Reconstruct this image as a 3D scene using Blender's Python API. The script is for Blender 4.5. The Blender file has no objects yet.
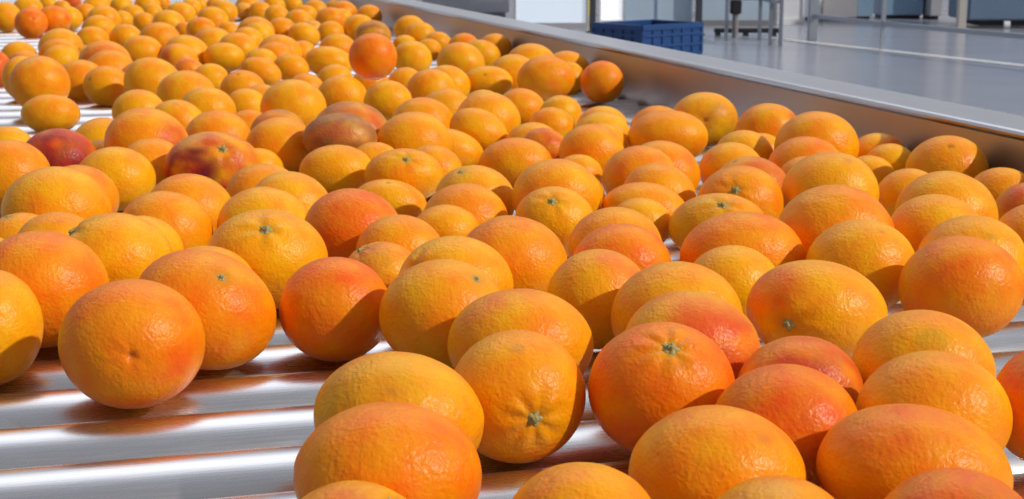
import bpy, bmesh, math, random
import numpy as np
from mathutils import Vector, Matrix

# ------------------------------------------------------------------ camera, world, sun, exposure
BELT = 0.85                                  # height of the roller tops above the hall floor
CAM_H = BELT + 0.282
FOCAL = 1500.0                               # in pixels of the 1024 px wide frame
TILT = math.atan((249.5 + 65.0) / FOCAL)
C = bpy.context.scene.collection
scene = bpy.context.scene

cam_d = bpy.data.cameras.new('camera')
cam = bpy.data.objects.new('camera', cam_d)
C.objects.link(cam)
cam.location = (0, 0, CAM_H)
cam.rotation_euler = (math.pi / 2 - TILT, 0, 0)
cam_d.sensor_width = 36.0
cam_d.lens = 36.0 * FOCAL / 1024.0
cam_d.clip_start = 0.02
cam_d.clip_end = 200
cam_d.dof.use_dof = True
cam_d.dof.focus_distance = 0.95
cam_d.dof.aperture_fstop = 30.0
scene.camera = cam

world = bpy.data.worlds.new('hall_light')
scene.world = world
world.use_nodes = True
wn, wl = world.node_tree.nodes, world.node_tree.links
wn.clear()
w_out = wn.new('ShaderNodeOutputWorld')
w_bg = wn.new('ShaderNodeBackground')
w_tc = wn.new('ShaderNodeTexCoord')
w_dot = wn.new('ShaderNodeVectorMath'); w_dot.operation = 'DOT_PRODUCT'
w_dot.inputs[1].default_value = Vector((0.0, 0.62, 0.785)).normalized()
w_ramp = wn.new('ShaderNodeValToRGB')
cr = w_ramp.color_ramp
cr.elements[0].position = 0.0; cr.elements[0].color = (0.24, 0.235, 0.24, 1)
cr.elements[1].position = 1.0; cr.elements[1].color = (1.9, 1.92, 1.98, 1)
for p_, c_ in ((0.45, (0.27, 0.265, 0.27, 1)), (0.80, (0.33, 0.33, 0.35, 1)), (0.955, (0.40, 0.41, 0.44, 1)), (0.985, (1.2, 1.22, 1.28, 1))):
    e_ = cr.elements.new(p_); e_.color = c_
w_mul = wn.new('ShaderNodeMath'); w_mul.operation = 'MULTIPLY_ADD'
w_mul.inputs[1].default_value = 0.5; w_mul.inputs[2].default_value = 0.5
w_sq = wn.new('ShaderNodeVectorMath'); w_sq.operation = 'MULTIPLY'; w_sq.inputs[1].default_value = (0.45, 1, 1)
w_nm = wn.new('ShaderNodeVectorMath'); w_nm.operation = 'NORMALIZE'
wl.new(w_tc.outputs['Generated'], w_sq.inputs[0]); wl.new(w_sq.outputs[0], w_nm.inputs[0])
wl.new(w_nm.outputs[0], w_dot.inputs[0])
wl.new(w_dot.outputs['Value'], w_mul.inputs[0])
wl.new(w_mul.outputs[0], w_ramp.inputs[0])
wl.new(w_ramp.outputs[0], w_bg.inputs[0])
w_bg.inputs[1].default_value = 1.0
wl.new(w_bg.outputs[0], w_out.inputs[0])

sun_d = bpy.data.lights.new('sun', 'SUN')
sun = bpy.data.objects.new('sun', sun_d)
C.objects.link(sun)
sun_d.energy = 2.75
sun_d.angle = math.radians(1.5)
sun_d.color = (1.0, 0.93, 0.80)
SUN_DIR = Vector((0.80, -0.34, 0.56)).normalized()      # towards the sun: low, from beyond the far rail
sun.rotation_euler = SUN_DIR.to_track_quat('Z', 'Y').to_euler()
sun.location = SUN_DIR * 30

vs = scene.view_settings
vs.view_transform = 'Standard'
vs.look = 'None'
vs.gamma = 1.0
vs.use_curve_mapping = False
vs.exposure = 0.0

# ------------------------------------------------------------------ materials
def new_mat(name):
    m = bpy.data.materials.new(name)
    m.use_nodes = True
    nt = m.node_tree
    return m, nt, nt.nodes['Principled BSDF']

def plain(name, col, rough=0.5, metal=0.0, noise=0.0, scale=8.0, spec=0.5):
    m, nt, b = new_mat(name)
    b.inputs['Roughness'].default_value = rough
    b.inputs['Metallic'].default_value = metal
    b.inputs['Specular IOR Level'].default_value = spec
    if noise > 0:
        tc = nt.nodes.new('ShaderNodeTexCoord')
        nz = nt.nodes.new('ShaderNodeTexNoise'); nz.inputs['Scale'].default_value = scale; nz.inputs['Detail'].default_value = 4
        rp = nt.nodes.new('ShaderNodeValToRGB')
        rp.color_ramp.elements[0].position = 0.3; rp.color_ramp.elements[1].position = 0.7
        rp.color_ramp.elements[0].color = tuple(c * (1 - noise) for c in col) + (1,)
        rp.color_ramp.elements[1].color = tuple(min(1, c * (1 + noise)) for c in col) + (1,)
        nt.links.new(tc.outputs['Object'], nz.inputs['Vector'])
        nt.links.new(nz.outputs[0], rp.inputs[0]); nt.links.new(rp.outputs[0], b.inputs['Base Color'])
    else:
        b.inputs['Base Color'].default_value = tuple(col) + (1,)
    return m

def brushed(name, col, rough, stretch, var=0.08):
    """steel with fine brush lines running along one axis of the object"""
    m, nt, b = new_mat(name)
    b.inputs['Metallic'].default_value = 1.0
    tc = nt.nodes.new('ShaderNodeTexCoord')
    mp = nt.nodes.new('ShaderNodeMapping'); mp.inputs['Scale'].default_value = stretch
    nz = nt.nodes.new('ShaderNodeTexNoise'); nz.inputs['Scale'].default_value = 1.0; nz.inputs['Detail'].default_value = 3
    nt.links.new(tc.outputs['Object'], mp.inputs['Vector']); nt.links.new(mp.outputs[0], nz.inputs['Vector'])
    mr = nt.nodes.new('ShaderNodeMapRange')
    mr.inputs['To Min'].default_value = rough - var; mr.inputs['To Max'].default_value = rough + var
    nt.links.new(nz.outputs[0], mr.inputs['Value']); nt.links.new(mr.outputs[0], b.inputs['Roughness'])
    rp = nt.nodes.new('ShaderNodeValToRGB')
    rp.color_ramp.elements[0].color = tuple(c * 0.9 for c in col) + (1,)
    rp.color_ramp.elements[1].color = tuple(min(1, c * 1.06) for c in col) + (1,)
    nt.links.new(nz.outputs[0], rp.inputs[0]); nt.links.new(rp.outputs[0], b.inputs['Base Color'])
    bp = nt.nodes.new('ShaderNodeBump'); bp.inputs['Strength'].default_value = 0.05; bp.inputs['Distance'].default_value = 0.001
    nt.links.new(nz.outputs[0], bp.inputs['Height']); nt.links.new(bp.outputs[0], b.inputs['Normal'])
    return m

def peel_material():
    m, nt, b = new_mat('orange_peel')
    N, L = nt.nodes, nt.links
    at = N.new('ShaderNodeAttribute'); at.attribute_name = 'peel'
    tc = N.new('ShaderNodeTexCoord')
    oi = N.new('ShaderNodeObjectInfo')
    ofs = N.new('ShaderNodeVectorMath'); ofs.operation = 'MULTIPLY_ADD'
    cb = N.new('ShaderNodeCombineXYZ')
    for i in range(3): L.new(oi.outputs['Random'], cb.inputs[i])
    ofs.inputs[1].default_value = (7, 11, 13)
    L.new(cb.outputs[0], ofs.inputs[0]); L.new(tc.outputs['Object'], ofs.inputs[2])
    # fine colour speckle of the oil glands
    vo = N.new('ShaderNodeTexVoronoi'); vo.inputs['Scale'].default_value = 420
    L.new(ofs.outputs[0], vo.inputs['Vector'])
    nz = N.new('ShaderNodeTexNoise'); nz.inputs['Scale'].default_value = 45; nz.inputs['Detail'].default_value = 5
    L.new(ofs.outputs[0], nz.inputs['Vector'])
    hsv = N.new('ShaderNodeHueSaturation')
    mr = N.new('ShaderNodeMapRange'); mr.inputs['To Min'].default_value = 0.484; mr.inputs['To Max'].default_value = 0.512
    mr.inputs['From Min'].default_value = 0.3; mr.inputs['From Max'].default_value = 0.7
    L.new(nz.outputs[0], mr.inputs['Value']); L.new(mr.outputs[0], hsv.inputs['Hue'])
    L.new(at.outputs['Color'], hsv.inputs['Color'])
    L.new(hsv.outputs[0], b.inputs['Base Color'])
    # pebbled skin: pits plus soft crinkles
    n2 = N.new('ShaderNodeTexNoise'); n2.inputs['Scale'].default_value = 300; n2.inputs['Detail'].default_value = 2; n2.inputs['Distortion'].default_value = 0.6
    L.new(ofs.outputs[0], n2.inputs['Vector'])
    n3 = N.new('ShaderNodeTexNoise'); n3.inputs['Scale'].default_value = 110; n3.inputs['Detail'].default_value = 2
    L.new(ofs.outputs[0], n3.inputs['Vector'])
    ad = N.new('ShaderNodeMath'); ad.operation = 'MULTIPLY_ADD'; ad.inputs[1].default_value = 0.9
    L.new(n2.outputs[0], ad.inputs[0]); L.new(n3.outputs[0], ad.inputs[2])
    a2 = N.new('ShaderNodeMath'); a2.operation = 'MULTIPLY_ADD'; a2.inputs[1].default_value = 0.35
    L.new(vo.outputs['Distance'], a2.inputs[0]); L.new(ad.outputs[0], a2.inputs[2])
    bp = N.new('ShaderNodeBump'); bp.inputs['Strength'].default_value = 0.8; bp.inputs['Distance'].default_value = 0.0008
    L.new(a2.outputs[0], bp.inputs['Height'])
    L.new(bp.outputs[0], b.inputs['Normal'])
    b.inputs['Roughness'].default_value = 0.38
    b.inputs['Specular IOR Level'].default_value = 0.24
    b.inputs['Sheen Weight'].default_value = 0.0
    b.inputs['Sheen Roughness'].default_value = 0.45
    b.inputs['Subsurface Weight'].default_value = 0.10
    b.inputs['Subsurface Radius'].default_value = (1.0, 0.28, 0.05)
    b.inputs['Subsurface Scale'].default_value = 0.007
    return m

M_PEEL = peel_material()
M_STEM = plain('dry_green_stem', (0.34, 0.32, 0.14), 0.8, 0, 0.35, 400)
M_ROLL = brushed('roller_steel', (0.66, 0.665, 0.70), 0.27, (30, 900, 900), 0.05)
M_STEEL_DIM = brushed('steel_dim', (0.39, 0.385, 0.40), 0.42, (6, 900, 900), 0.06)  # same steel as the flange, darkened for the face's dim reflections
M_STEEL_LIT = brushed('steel_lit', (0.70, 0.72, 0.78), 0.32, (6, 900, 900), 0.05)  # same steel as the upright face, lightened for the brighter top
M_DARK = plain('dark_steel', (0.05, 0.05, 0.055), 0.5, 0.6)
M_FLOOR = plain('coated_floor', (0.33, 0.36, 0.45), 0.2, 0, 0.06, 1.3, 0.9)
M_SUN_STREAK = plain('white_sun_streak', (0.98, 0.98, 1.0), 0.3)  # sunlight streak on the floor, put into a white colour
M_CRATE = plain('blue_plastic', (0.007, 0.055, 0.21), 0.4, 0, 0.08, 6)
M_CRATE_IN = plain('blue_plastic_inside', (0.010, 0.055, 0.26), 0.5)
M_POST = plain('grey_post_paint', (0.36, 0.40, 0.47), 0.4, 0.3)
M_POSTD = plain('dark_post_paint', (0.075, 0.085, 0.11), 0.4, 0.3)
M_BEIGE = plain('beige_post_paint', (0.52, 0.49, 0.47), 0.5)
M_GREYP = plain('light_grey_panel', (0.42, 0.42, 0.46), 0.55, 0, 0.03, 2)
M_WHITE = plain('white_panel', (0.85, 0.86, 0.90), 0.5)
M_BLUEP = plain('blue_grey_panel', (0.24, 0.37, 0.52), 0.35, 0, 0.08, 1.5)
M_NAVY = plain('navy_machine_paint', (0.14, 0.21, 0.33), 0.4, 0, 0.06, 2)
M_PALE = plain('pale_blue_pane', (0.62, 0.72, 0.86), 0.3, 0, 0.05, 1.2)
def add_pane_glow(m, col, k):
    b = m.node_tree.nodes['Principled BSDF']; b.inputs['Emission Color'].default_value = col + (1,); b.inputs['Emission Strength'].default_value = k
add_pane_glow(M_PALE, (0.80, 0.89, 1.0), 0.42)                  # glow added to brighten the pale panes
M_WHITE_GLOW = plain('white_pane_added_glow', (0.8, 0.82, 0.86), 0.4); add_pane_glow(M_WHITE_GLOW, (0.93, 0.96, 1.0), 0.6)  # this pane has an added glow too, to look brighter
M_SKYP = plain('sky_blue_pane', (0.46, 0.58, 0.72), 0.3, 0, 0.10, 1.0)
M_BLACK = plain('black_rubber', (0.012, 0.012, 0.015), 0.6)
M_STEELD = plain('table_steel', (0.30, 0.33, 0.40), 0.3, 0.6)
M_YELLOW = plain('yellow_paint', (0.75, 0.6, 0.06), 0.5)
M_BASE = plain('grey_plinth', (0.22, 0.22, 0.24), 0.5)

# ------------------------------------------------------------------ helpers
def tag(o, label=None, cat=None, group=None, kind=None):
    if label: o['label'] = label
    if cat: o['category'] = cat
    if group: o['group'] = group
    if kind: o['kind'] = kind
    return o

def link_mesh(name, me, m, parent=None, smooth=False):
    o = bpy.data.objects.new(name, me)
    C.objects.link(o)
    if m: me.materials.append(m)
    if parent is not None: o.parent = parent
    if smooth: me.polygons.foreach_set('use_smooth', [True] * len(me.polygons))
    return o

def empty(name, loc, rz=0.0):
    o = bpy.data.objects.new(name, None)
    C.objects.link(o); o.location = loc; o.rotation_euler = (0, 0, rz)
    o.empty_display_size = 0.05
    return o

class MB:
    """collects boxes and tubes and links them as ONE mesh object"""
    def __init__(self): self.bm = bmesh.new()
    def box(self, x0, x1, y0, y1, z0, z1, bev=0.0):
        r = bmesh.ops.create_cube(self.bm, size=1.0)
        for v in r['verts']:
            v.co = ((x0 + x1) / 2 + v.co.x * (x1 - x0), (y0 + y1) / 2 + v.co.y * (y1 - y0), (z0 + z1) / 2 + v.co.z * (z1 - z0))
        if bev > 0:
            es = list({e for v in r['verts'] for e in v.link_edges})
            bmesh.ops.bevel(self.bm, geom=es, offset=bev, segments=2, affect='EDGES')
        return self
    def tube(self, a, b, r, seg=12):
        a, b = Vector(a), Vector(b); d = b - a
        mt = Matrix.Translation((a + b) / 2) @ d.to_track_quat('Z', 'Y').to_matrix().to_4x4()
        bmesh.ops.create_cone(self.bm, cap_ends=True, segments=seg, radius1=r, radius2=r, depth=d.length, matrix=mt)
        return self
    def prism(self, prof, p0, p1):
        """closed profile of (right, up) offsets swept in a straight line from p0 to p1"""
        p0, p1 = Vector(p0), Vector(p1); d = (p1 - p0).normalized()
        rt = d.cross(Vector((0, 0, 1))).normalized(); up = Vector((0, 0, 1))
        ra = [self.bm.verts.new(p0 + rt * u + up * v) for u, v in prof]
        rb = [self.bm.verts.new(p1 + rt * u + up * v) for u, v in prof]
        n = len(prof)
        for i in range(n):
            self.bm.faces.new((ra[i], ra[(i + 1) % n], rb[(i + 1) % n], rb[i]))
        self.bm.faces.new(ra[::-1]); self.bm.faces.new(rb)
        return self
    def build(self, name, m, parent=None, smooth=False):
        bmesh.ops.recalc_face_normals(self.bm, faces=self.bm.faces)
        me = bpy.data.meshes.new(name); self.bm.to_mesh(me); self.bm.free()
        return link_mesh(name, me, m, parent, smooth)

# ------------------------------------------------------------------ setting
fl = MB().box(-16, 24, -4, 46, -0.1, 0.0).build('floor', M_FLOOR); tag(fl, kind='structure')
wb = MB().box(-16, 24, 34.0, 34.3, 0.0, 7.0).build('wall_back', M_GREYP); tag(wb, kind='structure')

# ------------------------------------------------------------------ conveyor
RAX = math.radians(14.5)                                   # the rollers' axis, seen from above
ax = Vector((math.cos(RAX), math.sin(RAX), 0)); nr = Vector((-math.sin(RAX), math.cos(RAX), 0))
YAW = 0.27957                                                # the side rail's heading
rd = Vector((-math.sin(YAW), math.cos(YAW), 0)); rn = Vector((math.cos(YAW), math.sin(YAW), 0))
WOFF = 0.93808                                              # distance of the rail's inner face
ROLLERS = [(0.2286, 0.0344), (0.3007, 0.0344), (0.3729, 0.0344), (0.4451, 0.0344), (0.5173, 0.0344), (0.5895, 0.0344), (0.6617, 0.0344), (0.7339, 0.0344), (0.8060, 0.0344), (0.8782, 0.0344), (0.9504, 0.0344), (1.0226, 0.0344), (1.0948, 0.0344), (1.1670, 0.0344), (1.2543, 0.0488), (1.3568, 0.0488), (1.4593, 0.0488), (1.5618, 0.0488), (1.6643, 0.0488), (1.7668, 0.0488), (1.8693, 0.0488), (1.9718, 0.0488), (2.0743, 0.0488), (2.1768, 0.0488), (2.2793, 0.0488), (2.3818, 0.0488), (2.4843, 0.0488), (2.5869, 0.0488), (2.6894, 0.0488), (2.7919, 0.0488), (2.8944, 0.0488), (2.9969, 0.0488), (3.0994, 0.0488), (3.2019, 0.0488), (3.3044, 0.0488), (3.4069, 0.0488), (3.5094, 0.0488), (3.6119, 0.0488), (3.7317, 0.0653), (3.8689, 0.0653), (4.0060, 0.0653), (4.1432, 0.0653), (4.2803, 0.0653), (4.4175, 0.0653), (4.5546, 0.0653), (4.6918, 0.0653), (4.8289, 0.0653), (4.9661, 0.0653), (5.1032, 0.0653), (5.2404, 0.0653), (5.3775, 0.0653), (5.5147, 0.0653), (5.6518, 0.0653), (5.7890, 0.0653), (5.9261, 0.0653), (6.0633, 0.0653), (6.2004, 0.0653), (6.3376, 0.0653), (6.4748, 0.0653), (6.6119, 0.0653), (6.7491, 0.0653), (6.8862, 0.0653), (7.0234, 0.0653), (7.1605, 0.0653), (7.2977, 0.0653), (7.4348, 0.0653), (7.5720, 0.0653), (7.7091, 0.0653), (7.8463, 0.0653), (7.9834, 0.0653), (8.1206, 0.0653), (8.2577, 0.0653), (8.3949, 0.0653), (8.5320, 0.0653), (8.6692, 0.0653), (8.8063, 0.0653), (8.9435, 0.0653), (9.0806, 0.0653), (9.2178, 0.0653), (9.3549, 0.0653), (9.4921, 0.0653), (9.6293, 0.0653), (9.7664, 0.0653), (9.9036, 0.0653), (10.0407, 0.0653)]
LEFT = 1.15                                                # the rollers run on past the left of the frame
conv = empty('roller_conveyor', (0, 0, 0))
tag(conv, 'brushed steel roller conveyor with a tall side rail, carrying all the oranges', 'conveyor')
for s_, r_ in ROLLERS:
    # right end where the roller's axis meets the rail
    t1 = (WOFF - 0.010 - (nr * s_).dot(rn)) / ax.dot(rn)
    t0 = -LEFT - 0.12 * max(0.0, s_ - 1.0)
    L_ = t1 - t0
    bm = bmesh.new()
    prof = [(0, r_ * 0.25), (0, r_ - 0.0015), (0.0015, r_), (L_ * 0.5, r_), (L_ - 0.0015, r_), (L_, r_ - 0.0015), (L_, r_ * 0.25)]
    seg = 64
    rings = []
    for u, rr in prof:
        rings.append([bm.verts.new((u, rr * math.cos(2 * math.pi * k / seg), rr * math.sin(2 * math.pi * k / seg))) for k in range(seg)])
    for i in range(len(prof) - 1):
        for k in range(seg):
            bm.faces.new((rings[i][k], rings[i][(k + 1) % seg], rings[i + 1][(k + 1) % seg], rings[i + 1][k]))
    bm.faces.new(rings[0]); bm.faces.new(rings[-1][::-1])
    bmesh.ops.recalc_face_normals(bm, faces=bm.faces)
    me = bpy.data.meshes.new('roller'); bm.to_mesh(me); bm.free()
    o = link_mesh('roller', me, M_ROLL, conv, True)
    p_ = nr * s_ + ax * t0
    o.location = (p_.x, p_.y, BELT - r_); o.rotation_euler = (0, 0, RAX)
# side rail: upright face, rounded lip, top flange and outer skirt in one folded sheet
p0 = rn * WOFF + rd * (-0.6); p1 = rn * WOFF + rd * 8.6
LIPH = 0.07872; FLW = 0.09989
face = [(0.0, BELT - 0.075), (0.0, BELT + LIPH - 0.0065), (0.003, BELT + LIPH - 0.0065), (0.003, BELT - 0.075)]
flange = [(0.0, BELT + LIPH - 0.0065), (-0.003, BELT + LIPH - 0.003), (-0.004, BELT + LIPH), (-0.003, BELT + LIPH + 0.0030),
          (0.0, BELT + LIPH + 0.0045), (0.004, BELT + LIPH + 0.0045), (FLW - 0.004, BELT + LIPH + 0.0005), (FLW, BELT + LIPH - 0.003), (FLW, BELT - 0.16), (FLW - 0.003, BELT - 0.16),
          (FLW - 0.003, BELT + LIPH - 0.006)]
def on_floor(p): return (p.x, p.y, 0)
MB().prism(face, on_floor(p0), on_floor(p1)).build('side_rail', M_STEEL_DIM, conv)
MB().prism(flange, on_floor(p0), on_floor(p1)).build('rail_flange', M_STEEL_LIT, conv)
MB().prism([(0.004, BELT - 0.15), (FLW - 0.004, BELT - 0.15), (FLW - 0.004, BELT - 0.01), (0.004, BELT - 0.01)], on_floor(p0), on_floor(p1)).build('bearing_channel', M_DARK, conv)
MB().prism([(-1.6, BELT - 0.20), (0.02, BELT - 0.20), (0.02, BELT - 0.16), (-1.6, BELT - 0.16)], on_floor(p0 - rd * 0.3), on_floor(p1)).build('drip_tray', M_DARK, conv)
for q in (0.3, 2.3, 4.3, 6.3, 8.3):
    p = p0 + rd * q + rn * (FLW * 0.5)
    MB().box(p.x - 0.022, p.x + 0.022, p.y - 0.022, p.y + 0.022, 0.0, BELT - 0.15, 0.003).build('support_leg', M_STEEL_DIM, conv)

# ------------------------------------------------------------------ oranges
def ico(sub):
    bm = bmesh.new(); bmesh.ops.create_icosphere(bm, subdivisions=sub, radius=1.0)
    bm.verts.ensure_lookup_table()
    v = np.array([tuple(x.co) for x in bm.verts]); f = np.array([[q.index for q in fc.verts] for fc in bm.faces], dtype=np.int32)
    bm.free(); return v / np.linalg.norm(v, axis=1)[:, None], f
ICO = {4: ico(4), 5: ico(5), 6: ico(6)}

ct, st = math.cos(TILT), math.sin(TILT)
CAM_X = np.array([1.0, 0, 0]); CAM_Y = np.array([0, st, ct]); CAM_Z = np.array([0, -ct, st])      # right, up, towards the camera

def smooth_noise(P, rng, freq, n=7):
    """cheap band-limited noise on the sphere, about -1..1"""
    out = np.zeros(len(P))
    for _ in range(n):
        k = rng.normal(size=3); k = k / np.linalg.norm(k) * freq * rng.uniform(0.7, 1.3)
        out += np.sin(P @ k + rng.uniform(0, 6.28))
    return out / math.sqrt(n) / 1.2

def sstep(a, b, x):
    t = np.clip((x - a) / (b - a), 0, 1); return t * t * (3 - 2 * t)

YEL = np.array([0.93, 0.395, 0.003]); ORA = np.array([0.90, 0.225, 0.002]); DEEP = np.array([0.80, 0.125, 0.004])
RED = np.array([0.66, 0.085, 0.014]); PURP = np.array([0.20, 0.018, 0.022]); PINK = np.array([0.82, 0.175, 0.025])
BROWN = np.array([0.36, 0.15, 0.045]); GREEN = np.array([0.42, 0.30, 0.02]); PALE = np.array([0.78, 0.42, 0.08])
TINT = {'red': RED, 'purple': PURP, 'pink': PINK, 'brown': BROWN, 'green': GREEN, 'deep': DEEP, 'pale': PALE, 'yellow': YEL}

def lerp(c, t, k): return c + (np.asarray(t) - c) * np.clip(k, 0, 1)[:, None]

def unit(u, v):
    """direction on the fruit, given as right / up offsets in fruit radii seen from the front"""
    w = math.sqrt(max(0.0, 1 - u * u - v * v)); d = np.array([u, v, w]); return d / np.linalg.norm(d)

def stem_mesh(rng, r):
    """a dry five-lobed calyx with the torn stalk in its middle, z up"""
    bm = bmesh.new(); n = 20
    rings = []
    for q, h in ((1.0, 0.02), (0.72, 0.22), (0.42, 0.34), (0.34, 0.75), (0.20, 0.85)):
        ring = []
        for k in range(n):
            a = 2 * math.pi * k / n
            lobe = 1 + 0.34 * math.cos(5 * a + 0.4) * (1 if q > 0.5 else 0.35) + rng.uniform(-0.07, 0.07)
            ring.append(bm.verts.new((q * r * lobe * math.cos(a), q * r * lobe * math.sin(a), h * r * 0.8 * (1 + rng.uniform(-0.12, 0.12)))))
        rings.append(ring)
    for i in range(len(rings) - 1):
        for k in range(n):
            bm.faces.new((rings[i][k], rings[i][(k + 1) % n], rings[i + 1][(k + 1) % n], rings[i + 1][k]))
    bm.faces.new(rings[-1]); bm.faces.new(rings[0][::-1])
    me = bpy.data.meshes.new('stem'); bm.to_mesh(me); bm.free(); return me

def make_orange(i, x, y, z, rx, ry, rz, rot, hue, px, kind, ud, blush, label):
    """kind: 's' a stem shows at ud, 't' a tiny one, 'n' a navel shows there, 'd' a small stem scar shows there, '-' neither"""
    rng = np.random.default_rng(1000 + i)
    V, Fc = ICO[6 if px > 50 else 5 if px > 14 else 4]
    if kind == '-':
        ax_d = unit(rng.uniform(-0.5, 0.5), rng.uniform(-0.9, -0.3)) * np.array([1, 1, -1])     # stem turned away or down
        ax_d = -ax_d if rng.random() < 0.3 and ax_d[2] > 0 else ax_d
    else:
        ax_d = unit(*ud)
    c = V @ ax_d                                            # cosine from the stem pole
    ang = np.arccos(np.clip(c, -1, 1))
    t1 = np.cross(ax_d, [0.3, 0.9, 0.2]); t1 /= np.linalg.norm(t1); t2 = np.cross(ax_d, t1)
    phi = np.arctan2(V @ t2, V @ t1)
    r = 1 + 0.010 * smooth_noise(V, rng, 2.2) + 0.004 * smooth_noise(V, rng, 7.0)
    fold = np.cos(phi * rng.integers(5, 8) + 1.5 * smooth_noise(V, rng, 2.0) + rng.uniform(0, 6))
    if kind == 't':
        r -= 0.030 * np.exp(-(ang / 0.10) ** 2)
    elif kind == 's':
        r -= 0.060 * np.exp(-(ang / 0.16) ** 2) + 0.020 * np.exp(-(ang / 0.42) ** 2)
        r += 0.019 * fold * np.exp(-((ang - 0.30) / 0.20) ** 2)
    elif kind == 'n':
        r -= 0.075 * np.exp(-(ang / 0.07) ** 2) + 0.022 * np.exp(-(ang / 0.26) ** 2)
        r += 0.006 * fold * np.exp(-((ang - 0.2) / 0.16) ** 2)
    elif kind == 'd':
        r -= 0.035 * np.exp(-(ang / 0.07) ** 2)
    else:
        r -= 0.020 * np.exp(-(ang / 0.3) ** 2)
    if kind == '-' and rng.random() < 0.5:                  # some fruit are crinkled
        r += 0.0035 * smooth_noise(V, rng, 16.0)
    r /= r.max()
    P = V * r[:, None]
    a = math.radians(rot)
    e1 = math.cos(a) * CAM_X - math.sin(a) * CAM_Y; e2 = math.sin(a) * CAM_X + math.cos(a) * CAM_Y
    # the axis-aligned directions used for ud live in the camera's upright frame
    U1, U2 = math.cos(a) * P[:, 0] - math.sin(a) * P[:, 1], math.sin(a) * P[:, 0] + math.cos(a) * P[:, 1]
    Q = (U1 * rx)[:, None] * e1 + (U2 * ry)[:, None] * e2 + (P[:, 2] * rz)[:, None] * CAM_Z
    me = bpy.data.meshes.new('orange')
    me.vertices.add(len(Q)); me.vertices.foreach_set('co', Q.astype(np.float32).ravel())
    nf = len(Fc)
    me.loops.add(nf * 3); me.polygons.add(nf)
    me.loops.foreach_set('vertex_index', Fc.ravel()); me.polygons.foreach_set('loop_start', np.arange(0, nf * 3, 3, dtype=np.int32))
    me.polygons.foreach_set('use_smooth', np.ones(nf, dtype=bool))
    me.update(calc_edges=True)
    # peel colour
    col = np.tile(YEL, (len(V), 1))
    h = hue + 0.16 * smooth_noise(V, rng, 2.0) + 0.07 * smooth_noise(V, rng, 6.0)
    col = lerp(col, ORA, h); col = lerp(col, DEEP, h - 1.0)
    if kind in 'st':
        col = lerp(col, GREEN, 0.45 * np.exp(-(ang / 0.22) ** 2)); 
    if kind == 'n':
        col = lerp(col, BROWN, 0.6 * np.exp(-(ang / 0.05) ** 2))
    if kind == 'd':
        col = lerp(col, np.array([0.10, 0.05, 0.02]), 0.9 * np.exp(-(ang / 0.06) ** 2))
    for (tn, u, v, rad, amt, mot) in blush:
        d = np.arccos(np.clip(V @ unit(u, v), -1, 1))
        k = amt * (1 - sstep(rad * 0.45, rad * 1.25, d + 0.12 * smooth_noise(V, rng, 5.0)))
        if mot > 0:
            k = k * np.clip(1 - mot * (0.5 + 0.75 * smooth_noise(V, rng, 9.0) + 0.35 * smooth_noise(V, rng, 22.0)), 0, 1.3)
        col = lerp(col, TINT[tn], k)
    if rng.random() < 0.35 and px > 25:                     # a small scuff or two
        d = np.arccos(np.clip(V @ unit(rng.uniform(-0.6, 0.6), rng.uniform(-0.2, 0.8)), -1, 1))
        col = lerp(col, BROWN, 0.30 * (1 - sstep(0.02, 0.14, d + 0.05 * smooth_noise(V, rng, 18))))
    ca = me.color_attributes.new('peel', 'FLOAT_COLOR', 'POINT')
    ca.data.foreach_set('color', np.c_[col, np.ones(len(col))].astype(np.float32).ravel())
    o = link_mesh('orange', me, M_PEEL)
    o.location = (x, y, z + BELT)
    tag(o, label, 'orange', 'oranges on the roller conveyor')
    if kind in 'st':
        rm = (rx + ry) / 2
        k = int(np.argmax(c)); base = Q[k]
        n = (ax_d[0] / 1.0) * CAM_X + ax_d[1] * CAM_Y + ax_d[2] * CAM_Z
        s = link_mesh('stem', stem_mesh(rng, (0.0046 if kind == 's' else 0.0026) * rm / 0.037), M_STEM, o, False)
        s.location = Vector(base) + Vector(n) * 0.0002
        s.rotation_euler = Vector(n).to_track_quat('Z', 'Y').to_euler()
        s['label'] = 'dry greenish stem stub'
    return o

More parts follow.
